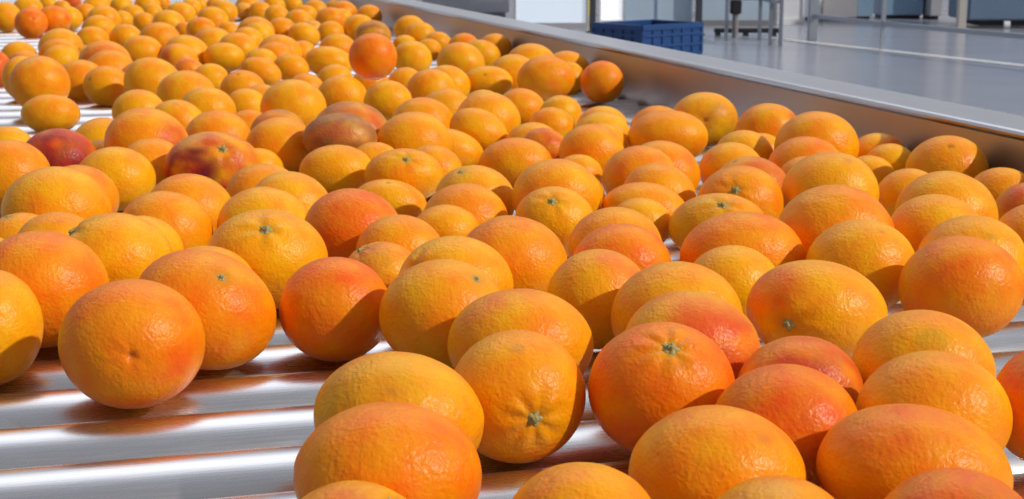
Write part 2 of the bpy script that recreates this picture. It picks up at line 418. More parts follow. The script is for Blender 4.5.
# x, y, height above the roller tops, three radii, tilt, hue, size in the frame, mark, where the mark is, colour patches, label
ORANGES = [
    (-0.2335, 0.8914, 0.0358, 0.0445, 0.0405, 0.0424, 0, 0.85, 72, 'n', (0.214, -0.125), [], 'round orange with a puckered navel, alone on the bare rollers at front left'),
    (-0.3381, 0.9410, 0.0329, 0.0332, 0.0383, 0.0357, 0, 0.30, 51, '-', (0, 0), [], 'orange cut by the left edge beside the front navel orange'),
    (-0.3290, 1.0217, 0.0396, 0.0473, 0.0421, 0.0447, 0, 0.70, 68, '-', (0, 0), [], 'large orange nearest behind and right of the front left-edge orange'),
    (-0.2053, 0.9745, 0.0366, 0.0494, 0.0396, 0.0442, 20, 0.70, 74, 't', (0.394, 0.581), [], 'large egg-shaped orange tilted behind the front navel orange'),
    (-0.2214, 1.0560, 0.0310, 0.0371, 0.0323, 0.0346, 0, -0.07, 51, '-', (0, 0), [], 'orange nearest straight behind the tilted egg-shaped orange'),
    (-0.1207, 0.9962, 0.0314, 0.0386, 0.0363, 0.0374, 0, 0.95, 56, '-', (0, 0), [], 'deep orange fruit with a curved shadow, free-standing on the rollers'),
    (-0.1892, 1.1323, 0.0371, 0.0475, 0.0394, 0.0433, 0, 0.15, 61, 's', (0.081, 0.608), [], 'wide orange with a star-shaped green stem behind the tilted egg-shaped one'),
    (-0.3009, 1.1135, 0.0382, 0.0444, 0.0386, 0.0414, 0, -0.07, 58, 's', (-0.702, 0.626), [], 'yellow-orange fruit with a stem scar at its left end, left side'),
    (-0.3025, 1.2024, 0.0287, 0.0336, 0.0292, 0.0313, 10, -0.07, 41, '-', (0, 0), [], 'orange nearest behind and right of the end-stemmed left orange'),
    (-0.3020, 1.2846, 0.0285, 0.0412, 0.0358, 0.0384, 10, 0.50, 47, '-', (0, 0), [], 'orange nearest to the left of the wide green-stemmed left orange'),
    (-0.3023, 1.3855, 0.0274, 0.0423, 0.0368, 0.0395, 8, 0.29, 45, '-', (0, 0), [], 'orange nearest behind and left of the wide green-stemmed left orange'),
    (-0.3235, 1.6069, 0.0366, 0.0532, 0.0386, 0.0453, 0, 0.04, 49, 's', (0.339, 0.469), [('red', 0, 0.1, 1.6, 0.85, 0.6), ('purple', -0.4, -0.2, 0.9, 0.75, 0.9), ('pale', -0.45, 0.75, 0.5, 0.8, 0.3), ('yellow', 0.35, 0.35, 0.22, 0.7, 0)], 'big red-brown mottled orange with a pale green stem'),
    (-0.4203, 1.5734, 0.0286, 0.0424, 0.0346, 0.0383, 0, 0.16, 40, '-', (0, 0), [], 'orange, second one in front and left of the orange with red flank'),
    (-0.5067, 1.6623, 0.0336, 0.0436, 0.0379, 0.0406, 0, 0.48, 39, '-', (0, 0), [('red', 0, 0, 2.0, 0.95, 0.1), ('purple', 0.1, -0.1, 1.3, 0.75, 0.3), ('deep', 0.15, 0.5, 0.28, 0.8, 0.2), ('pale', -0.25, 0.85, 0.3, 0.6, 0.2)], 'dark red-purple orange near the left edge'),
    (-0.5255, 1.5494, 0.0345, 0.0439, 0.0397, 0.0418, 0, 0.44, 42, '-', (0, 0), [], 'large orange cut by the left edge, in front of the dark red-purple one'),
    (-0.4268, 1.4679, 0.0269, 0.0376, 0.0328, 0.0351, 20, 0.41, 38, '-', (0, 0), [], 'orange nearest in front and right of the dark red-purple orange'),
    (-0.4098, 1.3288, 0.0372, 0.0489, 0.0426, 0.0456, 0, 0.14, 54, '-', (0, 0), [], 'orange nearest in front and right of the left-edge orange by the purple one'),
    (-0.3714, 1.2015, 0.0312, 0.0352, 0.0306, 0.0329, 0, 0.20, 43, '-', (0, 0), [], 'orange nearest to the right of the left-edge stemmed orange'),
    (-0.4164, 1.2522, 0.0211, 0.0350, 0.0304, 0.0326, 0, 0.31, 41, 't', (-0.272, 0.859), [], 'orange at the left edge with a stem showing on top'),
    (-0.4209, 1.1578, 0.0240, 0.0324, 0.0282, 0.0302, 0, -0.06, 41, '-', (0, 0), [], 'orange nearest in front and left of the left-edge stemmed orange'),
    (-0.4003, 1.6515, 0.0276, 0.0376, 0.0345, 0.0360, 0, 0.23, 34, '-', (0, 0), [], 'orange nearest straight in front of the orange with red flank'),
    (-0.5092, 1.8590, 0.0248, 0.0409, 0.0356, 0.0382, 0, 0.06, 33, '-', (0, 0), [], 'orange nearest to the left of the orange with red flank'),
    (-0.4897, 1.7650, 0.0177, 0.0304, 0.0265, 0.0284, 0, 0.43, 26, '-', (0, 0), [], 'orange nearest to the right of the dark red-purple orange'),
    (-0.6235, 1.8416, 0.0227, 0.0330, 0.0287, 0.0308, 0, -0.06, 27, '-', (0, 0), [], 'orange nearest straight behind the left-edge orange by the purple one'),
    (-0.6889, 2.2353, 0.0202, 0.0444, 0.0297, 0.0363, 0, 0.31, 30, '-', (0, 0), [], 'squat orange alone on bare rollers, below the tall pear-shaped one'),
    (-0.4236, 1.7303, 0.0433, 0.0500, 0.0435, 0.0466, 12, 0.42, 43, '-', (0, 0), [('red', 0.8, 0.15, 0.55, 0.85, 0.1), ('red', -0.8, 0.4, 0.4, 0.5, 0.1)], 'orange with a red right flank behind the big red-brown mottled one'),
    (-0.4502, 2.0138, 0.0329, 0.0377, 0.0328, 0.0352, 15, 0.04, 28, '-', (0, 0), [], 'orange fruit nearest behind and right of the orange with red flank'),
    (-0.3599, 1.8245, 0.0364, 0.0422, 0.0367, 0.0393, 0, 0.44, 34, '-', (0, 0), [], 'orange nearest straight behind the big red-brown mottled orange'),
    (-0.3687, 2.0965, 0.0139, 0.0333, 0.0289, 0.0310, 0, 0.42, 24, '-', (0, 0), [], 'orange nearest behind and left of the glinting orange'),
    (-0.4330, 2.1251, 0.0359, 0.0413, 0.0359, 0.0385, 0, -0.09, 29, '-', (0, 0), [], 'orange fruit nearest in front and left of the dotted far orange'),
    (-0.2761, 1.7728, 0.0344, 0.0415, 0.0361, 0.0387, 0, 0.32, 35, '-', (0, 0), [], 'glossy orange with a bright glint right of the big red-brown mottled one'),
    (-0.2916, 1.7105, 0.0169, 0.0295, 0.0257, 0.0275, 10, -0.10, 26, '-', (0, 0), [], 'orange nearest to the right of the big red-brown mottled orange'),
    (-0.2486, 1.4832, 0.0251, 0.0391, 0.0340, 0.0364, 0, 0.20, 39, '-', (0, 0), [], 'orange nearest in front and right of the big red-brown mottled orange'),
    (-0.2113, 1.4120, 0.0268, 0.0402, 0.0350, 0.0375, 15, 0.16, 42, '-', (0, 0), [], 'orange nearest in front and left of the shadow-bellied orange'),
    (-0.2197, 1.3049, 0.0288, 0.0418, 0.0363, 0.0390, 0, 0.02, 47, '-', (0, 0), [], 'orange nearest straight behind the wide green-stemmed left orange'),
    (-0.1931, 1.6367, 0.0264, 0.0418, 0.0304, 0.0356, 0, 0.09, 38, '-', (0, 0), [], 'rounded orange with a shadowed belly in front of the brownish mottled one'),
    (-0.2005, 1.7379, 0.0494, 0.0442, 0.0309, 0.0370, 0, 0.38, 38, '-', (0, 0), [('brown', 0, 0.2, 2.4, 1.0, 0.2), ('red', -0.7, 0.2, 0.6, 0.25, 0.5), ('pale', 0.6, 0.3, 0.6, 0.6, 0.6), ('deep', 0.1, 0.2, 0.35, 0.25, 0.3)], 'brownish mottled orange with a dull skin in mid pile'),
    (-0.1963, 1.8218, 0.0412, 0.0500, 0.0435, 0.0466, 10, 0.09, 41, '-', (0, 0), [('brown', 0.2, 0.2, 1.8, 0.75, 0.5), ('purple', 0.75, -0.35, 0.5, 0.85, 0.1), ('red', 0.3, 0.5, 0.9, 0.5, 0.6)], 'brown-orange fruit with a purple corner, behind the brownish mottled one'),
    (-0.1168, 1.7697, 0.0378, 0.0460, 0.0400, 0.0429, 0, -0.01, 39, '-', (0, 0), [], 'orange nearest straight behind the wrinkle-shouldered stemmed orange'),
    (-0.1181, 1.9821, 0.0351, 0.0428, 0.0373, 0.0400, 0, 0.32, 32, '-', (0, 0), [], 'orange fruit nearest in front and left of the bright yellow orange'),
    (-0.1897, 2.2921, 0.0327, 0.0379, 0.0329, 0.0353, 0, 0.00, 25, '-', (0, 0), [], 'yellow orange nearest behind and right of the purple-cornered orange'),
    (-0.1591, 1.8872, 0.0264, 0.0299, 0.0260, 0.0278, 0, 0.38, 24, '-', (0, 0), [], 'orange nearest to the right of the purple-cornered orange'),
    (-0.1549, 1.6921, 0.0259, 0.0304, 0.0264, 0.0283, 10, 0.04, 27, '-', (0, 0), [], 'orange nearest in front and right of the brownish mottled orange'),
    (-0.0802, 1.8615, 0.0179, 0.0462, 0.0281, 0.0360, 12, 0.09, 37, '-', (0, 0), [], 'orange nearest behind and right of the wrinkle-shouldered stemmed orange'),
    (-0.0874, 1.6639, 0.0236, 0.0333, 0.0290, 0.0311, 15, 0.38, 30, '-', (0, 0), [], 'orange nearest to the right of the wrinkle-shouldered stemmed orange'),
    (-0.1155, 1.5872, 0.0299, 0.0428, 0.0295, 0.0355, 0, 0.20, 40, 's', (0.1, 0.569), [], 'orange with a small green stem on top and wrinkled shoulder, mid pile'),
    (-0.1260, 1.5260, 0.0105, 0.0392, 0.0253, 0.0315, 8, 0.20, 38, 'd', (0.028, 0.85), [], 'orange with a tiny brown dot near its top, mid pile'),
    (-0.0426, 1.9192, 0.0333, 0.0409, 0.0302, 0.0351, 28, 0.04, 32, '-', (0, 0), [], 'orange nearest in front and left of the white-glint orange'),
    (-0.0322, 2.0081, 0.0378, 0.0448, 0.0390, 0.0418, 10, -0.09, 33, '-', (0, 0), [], 'glossy orange with a small white glint, centre of the upper pile'),
    (0.0046, 1.6901, 0.0270, 0.0431, 0.0302, 0.0361, 0, 0.46, 38, '-', (0, 0), [], 'orange nearest behind and right of the pale-scarred orange'),
    (-0.0364, 1.4560, 0.0263, 0.0404, 0.0351, 0.0377, 8, -0.05, 41, 't', (-0.329, 0.766), [], 'flat-topped orange with a pale stem scar at upper left, mid pile'),
    (-0.0430, 1.3487, 0.0265, 0.0403, 0.0351, 0.0376, 0, 0.41, 44, '-', (0, 0), [], 'orange nearest straight in front of the pale-scarred orange'),
    (-0.0575, 1.2819, 0.0269, 0.0304, 0.0264, 0.0283, 0, 0.12, 35, '-', (0, 0), [], 'orange nearest straight behind the low-stemmed wide orange'),
    (0.0000, 1.1117, 0.0366, 0.0436, 0.0379, 0.0406, 0, 0.47, 57, '-', (0, 0), [], 'orange nearest behind and right of the twin-marked yellow orange'),
    (-0.1336, 1.2404, 0.0362, 0.0432, 0.0376, 0.0403, 10, 0.80, 51, '-', (0, 0), [('deep', -0.1, 0.3, 1.4, 0.55, 0.2)], 'smooth red-orange fruit in the middle of the pile, left of centre'),
    (-0.0894, 1.1775, 0.0319, 0.0362, 0.0315, 0.0338, 5, 0.46, 45, '-', (0, 0), [], 'orange nearest behind and left of the low-stemmed wide orange'),
    (-0.0991, 1.1147, 0.0270, 0.0312, 0.0272, 0.0291, 0, 0.23, 41, 's', (-0.527, 0.791), [('pink', 0, 0.4, 1.2, 0.5, 0.7), ('brown', -0.3, 0.6, 0.7, 0.4, 0.7)], 'pinkish orange with a rough wrinkled top in front of the smooth red-orange one'),
    (-0.0398, 1.0382, 0.0371, 0.0423, 0.0368, 0.0394, 5, 0.10, 59, 's', (-0.67, 0.359), [], 'wide orange with a dark stem low on its left side'),
    (-0.0452, 0.9584, 0.0369, 0.0425, 0.0370, 0.0397, 0, 0.20, 65, 't', (0.551, 0.661), [], 'big yellow orange with two stem marks on top, beside the bare rollers'),
    (-0.0000, 1.1863, 0.0295, 0.0356, 0.0310, 0.0332, 20, 0.30, 44, '-', (0, 0), [], 'orange nearest in front and right of the pale-scarred orange'),
    (0.0051, 0.8919, 0.0348, 0.0454, 0.0352, 0.0400, 0, 0.40, 74, '-', (0, 0), [('pink', -0.55, 0.7, 0.4, 0.35, 0.2)], 'big orange between the twin-marked yellow one and the front stemmed one'),
    (0.0030, 0.8004, 0.0307, 0.0388, 0.0375, 0.0381, 0, 0.45, 70, 's', (0.246, -0.256), [], 'large orange with a pale green stem facing the viewer, front centre'),
    (-0.0589, 0.7464, 0.0358, 0.0454, 0.0351, 0.0399, 8, 0.20, 87, '-', (0, 0), [('green', -0.3, 0.4, 0.9, 0.25, 0.3)], 'large greenish yellow orange at front, left of the stem-facing one'),
    (-0.0578, 0.6627, 0.0353, 0.0444, 0.0347, 0.0393, 0, 0.60, 95, '-', (0, 0), [], 'large orange at the bottom, in front of the greenish yellow one'),
    (-0.0670, 0.5930, 0.0291, 0.0328, 0.0286, 0.0306, 0, -0.04, 78, 's', (0.596, 0.74), [('red', 0, 0.4, 1.3, 0.5, 0.6), ('pink', -0.5, 0.5, 0.7, 0.5, 0.4)], 'reddish orange cut by the bottom edge, with a stem at its right'),
    (0.0303, 0.6098, 0.0299, 0.0341, 0.0297, 0.0318, 0, 0.50, 79, '-', (0, 0), [], 'large orange nearest in front and right of the greenish yellow front orange'),
    (0.0828, 0.7955, 0.0365, 0.0413, 0.0378, 0.0395, 0, 1.00, 75, 's', (0.042, 0.677), [], 'large deep orange with a stem in radiating creases on top, front centre'),
    (0.1080, 0.8720, 0.0369, 0.0426, 0.0371, 0.0397, 10, 0.13, 71, '-', (0, 0), [('red', 0.35, 0.25, 0.9, 0.85, 0.35), ('pink', -0.1, 0.6, 0.6, 0.5, 0.3)], 'wrinkled orange with a strong red blush behind the creased stem-topped one'),
    (0.1080, 0.9535, 0.0362, 0.0437, 0.0380, 0.0407, 0, 0.25, 67, '-', (0, 0), [], 'large orange nearest straight behind the red-blushed wrinkled orange'),
    (0.0599, 1.0161, 0.0335, 0.0364, 0.0355, 0.0360, 0, 0.02, 52, '-', (0, 0), [('pink', 0.5, 0.65, 0.6, 0.75, 0.2)], 'orange with a pink shoulder at its upper right, near centre'),
    (0.0840, 1.1279, 0.0313, 0.0395, 0.0343, 0.0368, 0, 0.90, 51, '-', (0, 0), [], 'orange nearest behind and right of the pink-shouldered orange'),
    (0.0852, 1.2026, 0.0312, 0.0395, 0.0343, 0.0368, 0, 0.38, 48, '-', (0, 0), [], 'orange nearest straight behind the pink-shouldered orange'),
    (0.1165, 1.3398, 0.0243, 0.0289, 0.0251, 0.0270, 0, 0.13, 32, '-', (0, 0), [], 'orange, second one to the left of the green-topped yellowish orange'),
    (0.1263, 1.4029, 0.0247, 0.0419, 0.0281, 0.0343, 8, 0.33, 44, '-', (0, 0), [], 'orange nearest to the left of the green-topped yellowish orange'),
    (0.1460, 1.4703, 0.0282, 0.0377, 0.0328, 0.0352, 15, 0.27, 38, '-', (0, 0), [], 'orange nearest behind and left of the green-topped yellowish orange'),
    (0.1635, 1.6131, 0.0280, 0.0423, 0.0368, 0.0395, 10, 0.46, 39, '-', (0, 0), [], 'orange nearest straight in front of the large smooth rail orange'),
    (0.1325, 1.5417, 0.0348, 0.0394, 0.0343, 0.0368, 0, 0.50, 38, '-', (0, 0), [], 'orange nearest in front and left of the large smooth rail orange'),
    (0.1943, 1.8604, 0.0347, 0.0512, 0.0344, 0.0419, 0, 0.33, 41, '-', (0, 0), [], 'large smooth orange in front of the puckered one near the rail'),
    (0.1973, 2.0222, 0.0239, 0.0379, 0.0330, 0.0354, 0, 0.39, 28, 'd', (0.227, 0.923), [], 'orange with a dark dot on top, beside the bare roller gap at the rail'),
    (0.2661, 2.0682, 0.0323, 0.0468, 0.0381, 0.0422, 0, -0.01, 34, 'n', (-0.109, -0.13), [('brown', 0.5, -0.1, 0.8, 0.35, 0.8)], 'orange with a brown puckered navel facing out, near the side rail'),
    (0.3263, 1.9002, 0.0372, 0.0425, 0.0370, 0.0396, 0, 0.33, 33, '-', (0, 0), [('red', 0.85, 0.2, 0.45, 0.6, 0.1)], 'reddish orange nearest to the right of the puckered orange near the rail'),
    (0.3072, 1.8376, 0.0171, 0.0304, 0.0264, 0.0283, 0, 0.41, 25, '-', (0, 0), [], 'orange, second one straight behind the red-backed orange'),
    (0.2752, 1.7605, 0.0263, 0.0352, 0.0306, 0.0328, 10, 0.14, 30, '-', (0, 0), [], 'orange nearest straight behind the red-backed orange'),
    (0.2426, 1.6440, 0.0267, 0.0363, 0.0316, 0.0339, 0, 0.23, 33, '-', (0, 0), [], 'orange nearest behind and left of the red-backed orange'),
    (0.2475, 1.5265, 0.0246, 0.0402, 0.0349, 0.0375, 12, 0.19, 39, 'd', (-0.495, 0.807), [('red', 0.3, 0.5, 1.0, 0.75, 0.1)], 'orange with a red back half hidden behind a stemmed one, right of centre'),
    (0.2190, 1.4193, 0.0297, 0.0423, 0.0368, 0.0395, 0, 0.50, 44, 's', (-0.272, 0.332), [], 'orange with a green stem low on its left, right of centre'),
    (0.1836, 1.3109, 0.0273, 0.0447, 0.0309, 0.0372, 0, 0.20, 50, 's', (0.01, 0.652), [('green', -0.4, 0.6, 0.6, 0.3, 0.2)], 'yellowish orange with a green stem near the top, right of centre'),
    (0.1807, 1.1506, 0.0343, 0.0491, 0.0368, 0.0425, 0, 0.80, 63, '-', (0, 0), [], 'large rough deep orange in front of the green-topped yellowish one'),
    (0.1628, 1.0763, 0.0284, 0.0355, 0.0309, 0.0331, 0, -0.10, 48, '-', (0, 0), [], 'orange nearest straight in front of the large rough deep orange'),
    (0.2041, 0.9739, 0.0351, 0.0473, 0.0355, 0.0410, 8, 0.25, 71, 's', (-0.569, -0.225), [('deep', -0.7, 0.5, 0.6, 0.7, 0.2)], 'large lumpy orange with a dark stem at its lower left'),
    (0.1624, 0.8116, 0.0306, 0.0358, 0.0312, 0.0334, 0, 0.28, 64, '-', (0, 0), [('red', 0, 0.4, 1.5, 0.75, 0.4), ('brown', 0.3, 0.2, 0.9, 0.3, 0.7)], 'pinkish red orange peeking out behind a blushed one, front right'),
    (0.1415, 0.7420, 0.0313, 0.0393, 0.0342, 0.0367, 0, 0.90, 76, '-', (0, 0), [('red', 0.3, 0.15, 0.65, 0.65, 0.4), ('deep', -0.2, 0.5, 0.9, 0.5, 0.3)], 'orange with a red patch on its right, front right'),
    (0.0976, 0.6774, 0.0296, 0.0430, 0.0345, 0.0385, 5, 0.35, 90, '-', (0, 0), [], 'large orange nearest in front and left of the red-patched front orange'),
    (0.1145, 0.6078, 0.0243, 0.0345, 0.0300, 0.0322, 0, 0.35, 80, '-', (0, 0), [('pale', -0.2, 0.8, 0.4, 0.6, 0.5)], 'large orange nearest in front and left of the very wide front right orange'),
    (0.1918, 0.6787, 0.0310, 0.0470, 0.0326, 0.0391, 8, 0.55, 98, '-', (0, 0), [('pink', -0.1, 0.75, 0.6, 0.35, 0.3)], 'very wide orange at the front right, widest of the bottom row'),
    (0.1905, 0.6061, 0.0275, 0.0353, 0.0307, 0.0329, 0, 0.90, 82, '-', (0, 0), [('pink', 0.2, 0.6, 1.3, 0.6, 0.4), ('brown', 0.4, 0.6, 0.7, 0.3, 0.5)], 'reddish orange nearest in front and right of the very wide front right orange'),
    (0.2205, 0.7514, 0.0347, 0.0403, 0.0351, 0.0376, 0, 0.35, 77, '-', (0, 0), [], 'large orange nearest straight in front of the smudged yellow orange'),
    (0.2366, 0.8325, 0.0354, 0.0414, 0.0360, 0.0386, 8, 0.30, 72, '-', (0, 0), [('green', -0.1, 0.5, 0.22, 0.45, 0.4)], 'yellow orange with a greenish smudge on top, right side'),
    (0.3203, 1.0416, 0.0355, 0.0439, 0.0378, 0.0407, 0, 0.80, 61, '-', (0, 0), [], 'glossy deep orange with bare rollers at its right, near the right edge'),
    (0.2923, 0.7719, 0.0337, 0.0342, 0.0344, 0.0343, 0, 1.10, 64, '-', (0, 0), [], 'orange cut by the right edge, beside the front right pile'),
    (0.2631, 1.1974, 0.0428, 0.0484, 0.0421, 0.0451, 8, 0.41, 59, '-', (0, 0), [('brown', 0.8, -0.3, 0.4, 0.3, 0.3)], 'orange nearest straight behind the large lumpy left-stemmed orange'),
    (0.2735, 1.2762, 0.0322, 0.0364, 0.0317, 0.0340, 0, 0.40, 42, '-', (0, 0), [], 'orange nearest to the right of the green-topped yellowish orange'),
    (0.2647, 1.1111, 0.0361, 0.0420, 0.0365, 0.0392, 0, -0.02, 55, '-', (0, 0), [], 'orange nearest behind and right of the large lumpy left-stemmed orange'),
    (0.3537, 1.1265, 0.0351, 0.0426, 0.0370, 0.0397, 0, 0.22, 55, '-', (0, 0), [], 'orange nearest straight behind the glossy deep right orange'),
    (0.3525, 1.2258, 0.0362, 0.0410, 0.0357, 0.0382, 8, 0.05, 49, '-', (0, 0), [], 'orange, second one straight behind the glossy deep right orange'),
    (0.3830, 1.3016, 0.0400, 0.0452, 0.0393, 0.0422, 10, 0.20, 51, '-', (0, 0), [], 'orange nearest straight in front of the shiny orange against the rail'),
    (0.3973, 1.4799, 0.0259, 0.0328, 0.0286, 0.0306, 0, 0.23, 33, '-', (0, 0), [], 'orange nearest in front and left of the shiny orange against the rail'),
    (0.3100, 1.4425, 0.0350, 0.0480, 0.0417, 0.0447, 0, -0.04, 49, '-', (0, 0), [], 'orange nearest in front and left of the reddish rail-side orange'),
    (0.3127, 1.5823, 0.0261, 0.0295, 0.0257, 0.0276, 0, 0.42, 28, '-', (0, 0), [], 'orange nearest to the right of the red-backed orange'),
    (0.3984, 1.6530, 0.0156, 0.0297, 0.0268, 0.0282, 10, 0.07, 27, '-', (0, 0), [], 'orange nearest straight in front of the reddish rail-side orange'),
    (0.4333, 1.6990, 0.0231, 0.0305, 0.0265, 0.0284, 10, 0.17, 27, '-', (0, 0), [], 'orange nearest in front and right of the reddish rail-side orange'),
    (0.4327, 1.7612, 0.0232, 0.0352, 0.0306, 0.0328, 0, -0.07, 30, '-', (0, 0), [('deep', 0.5, -0.1, 1.0, 0.9, 0.1), ('red', 0.4, -0.5, 0.7, 0.7, 0.1)], 'orange with a reddish right side, tucked against the side rail'),
    (0.4678, 1.5962, 0.0339, 0.0441, 0.0384, 0.0411, 0, 0.35, 41, 'd', (-0.122, 0.636), [], 'shiny orange against the side rail, its right flank in rail shadow'),
    (0.4931, 1.4912, 0.0231, 0.0351, 0.0306, 0.0328, 0, 0.02, 35, '-', (0, 0), [], 'orange nearest behind and left of the reddish right-edge orange'),
    (0.4877, 1.3889, 0.0248, 0.0347, 0.0302, 0.0324, 0, 0.11, 37, '-', (0, 0), [('red', -0.2, 0.4, 1.4, 0.75, 0.2)], 'reddish orange cut by the right edge, near the side rail'),
    (0.4381, 1.2241, 0.0316, 0.0384, 0.0334, 0.0358, 0, 0.46, 46, '-', (0, 0), [], 'orange nearest straight in front of the reddish right-edge orange'),
    (0.3261, 1.6501, 0.0266, 0.0433, 0.0377, 0.0404, 0, 0.70, 39, '-', (0, 0), [], 'orange nearest behind and right of the red-backed orange'),
    (0.3539, 1.7322, 0.0396, 0.0495, 0.0431, 0.0462, 0, 0.19, 43, '-', (0, 0), [], 'orange nearest to the left of the reddish rail-side orange'),
    (0.0425, 1.4070, 0.0378, 0.0429, 0.0373, 0.0400, 0, 0.17, 45, '-', (0, 0), [], 'orange nearest to the right of the pale-scarred orange'),
    (0.0747, 1.6700, 0.0163, 0.0289, 0.0251, 0.0269, 0, 0.30, 26, '-', (0, 0), [], 'orange nearest in front and right of the small red-orange fruit'),
    (0.0562, 1.4813, 0.0246, 0.0380, 0.0331, 0.0354, 12, 0.42, 38, '-', (0, 0), [], 'orange, second one straight in front of the small red-orange fruit'),
    (0.0384, 1.3151, 0.0319, 0.0366, 0.0318, 0.0341, 10, 0.10, 41, 's', (-0.061, 0.567), [], 'orange, second one to the right of the pale-scarred orange'),
    (0.0927, 1.7287, 0.0338, 0.0393, 0.0342, 0.0367, 8, 0.38, 34, '-', (0, 0), [], 'orange nearest to the right of the small red-orange fruit'),
    (0.1014, 1.7970, 0.0149, 0.0359, 0.0313, 0.0335, 0, 0.14, 30, '-', (0, 0), [], 'orange, second one in front and left of the large smooth rail orange'),
    (0.0391, 1.8213, 0.0258, 0.0301, 0.0262, 0.0281, 12, 0.26, 25, '-', (0, 0), [('red', 0, 0.2, 1.3, 0.75, 0.3)], 'small red-orange fruit half hidden in mid pile, right of the yellow ones'),
    (0.0265, 1.8886, 0.0187, 0.0369, 0.0321, 0.0344, 0, 0.10, 29, '-', (0, 0), [], 'yellow orange nearest to the left of the small red-orange fruit'),
    (0.0540, 2.0288, 0.0259, 0.0322, 0.0280, 0.0300, 10, 0.20, 24, '-', (0, 0), [], 'orange fruit nearest straight behind the small red-orange fruit'),
    (0.0731, 2.2316, 0.0210, 0.0321, 0.0279, 0.0300, 0, 0.10, 22, '-', (0, 0), [], 'yellow orange nearest straight in front of the big far round orange'),
    (0.0139, 2.3069, 0.0188, 0.0382, 0.0332, 0.0356, 5, 0.32, 25, '-', (0, 0), [], 'orange fruit nearest behind and right of the white-glint orange'),
    (0.1227, 2.0291, 0.0238, 0.0366, 0.0318, 0.0341, 0, -0.10, 27, '-', (0, 0), [], 'orange fruit nearest to the left of the dark-dotted gap orange'),
    (0.1161, 1.9233, 0.0269, 0.0389, 0.0338, 0.0363, 0, -0.08, 30, '-', (0, 0), [], 'orange nearest to the left of the large smooth rail orange'),
    (0.1128, 1.8576, 0.0271, 0.0307, 0.0267, 0.0286, 0, -0.01, 25, '-', (0, 0), [], 'orange, second one to the left of the large smooth rail orange'),
    (-0.5436, 2.1805, 0.0289, 0.0392, 0.0341, 0.0366, 0, 0.03, 27, '-', (0, 0), [], 'orange fruit nearest straight behind the orange with red flank'),
    (-0.4116, 2.3173, 0.0219, 0.0333, 0.0290, 0.0311, 0, 0.02, 22, '-', (0, 0), [], 'orange fruit nearest straight in front of the dotted far orange'),
    (-0.3130, 2.1450, 0.0399, 0.0478, 0.0416, 0.0446, 0, 0.05, 33, '-', (0, 0), [], 'large bright yellow orange behind the glinting one'),
    (-0.3029, 1.9313, 0.0295, 0.0376, 0.0327, 0.0351, 0, 0.03, 29, '-', (0, 0), [('brown', 0, 0.2, 1.8, 0.5, 0.6), ('pink', -0.4, 0.3, 0.9, 0.5, 0.3)], 'brownish pink wrinkled orange in front of the large yellow one'),
    (-0.4036, 2.4190, 0.0184, 0.0330, 0.0287, 0.0308, 0, 0.26, 20, '-', (0, 0), [], 'orange fruit nearest in front and right of the dotted far orange'),
    (-0.4514, 2.5185, 0.0272, 0.0388, 0.0338, 0.0362, 0, 0.43, 23, 'd', (-0.112, 0.703), [], 'orange with a tiny dark dot on top in the far pile'),
    (-0.5450, 2.7216, 0.0269, 0.0331, 0.0288, 0.0309, 0, 0.11, 18, '-', (0, 0), [], 'orange fruit nearest behind and left of the dotted far orange'),
    (-0.5006, 2.3096, 0.0390, 0.0464, 0.0404, 0.0433, 0, 0.12, 30, '-', (0, 0), [], 'orange fruit nearest straight in front of the far red-sided orange'),
    (-0.6524, 2.6622, 0.0261, 0.0458, 0.0398, 0.0427, 0, 0.15, 26, '-', (0, 0), [], 'orange fruit nearest to the right of the stem-spotted far orange'),
    (-0.6918, 2.5651, 0.0296, 0.0403, 0.0348, 0.0375, 0, 0.31, 24, 'd', (-0.551, 0.245), [], 'round orange with a dark stem spot, right of the tall pear-shaped one'),
    (-0.7564, 2.6374, 0.0301, 0.0432, 0.0394, 0.0412, 0, 0.37, 25, '-', (0, 0), [], 'orange fruit nearest in front and left of the red-glowing far orange'),
    (-0.7484, 2.3808, 0.0508, 0.0479, 0.0453, 0.0466, 0, 0.60, 30, '-', (0, 0), [('pale', -0.1, 0.85, 0.3, 0.6, 0.5)], 'tall pear-shaped orange on bare rollers at the left'),
    (-0.8599, 2.6382, 0.0364, 0.0342, 0.0394, 0.0367, 0, 0.13, 19, '-', (0, 0), [], 'orange fruit nearest behind and left of the tall pear-shaped orange'),
    (-0.9979, 2.9111, 0.0292, 0.0291, 0.0359, 0.0323, 0, 1.50, 15, '-', (0, 0), [('red', 0, 0, 2, 0.5, 0.2)], 'red-orange fruit cut by the left edge, behind the tall pear-shaped one'),
    (-1.0268, 3.1401, 0.0334, 0.0381, 0.0332, 0.0355, 0, 0.10, 18, '-', (0, 0), [], 'small orange nearest behind and right of the red-orange left-edge fruit'),
    (-0.9729, 3.0101, 0.0229, 0.0387, 0.0337, 0.0361, 0, 0.39, 19, '-', (0, 0), [('red', -0.5, 0.2, 0.9, 0.7, 0.3)], 'reddish orange nearest to the right of the red-orange left-edge fruit'),
    (-0.9157, 3.0569, 0.0319, 0.0371, 0.0323, 0.0346, 0, 0.04, 18, '-', (0, 0), [], 'small orange nearest behind and right of the tall pear-shaped orange'),
    (-0.9452, 3.1462, 0.0353, 0.0427, 0.0371, 0.0398, 0, 0.42, 20, '-', (0, 0), [], 'small orange, second one behind and right of the tall pear-shaped orange'),
    (-0.9948, 3.3307, 0.0378, 0.0499, 0.0434, 0.0465, 0, 0.20, 23, '-', (0, 0), [], 'small orange nearest in front and right of the far dimpled orange'),
    (-1.3674, 4.3059, 0.0370, 0.0466, 0.0449, 0.0458, 0, 1.20, 16, 'n', (0.364, 0.162), [], 'far orange with a dimpled navel beside the far bare rollers'),
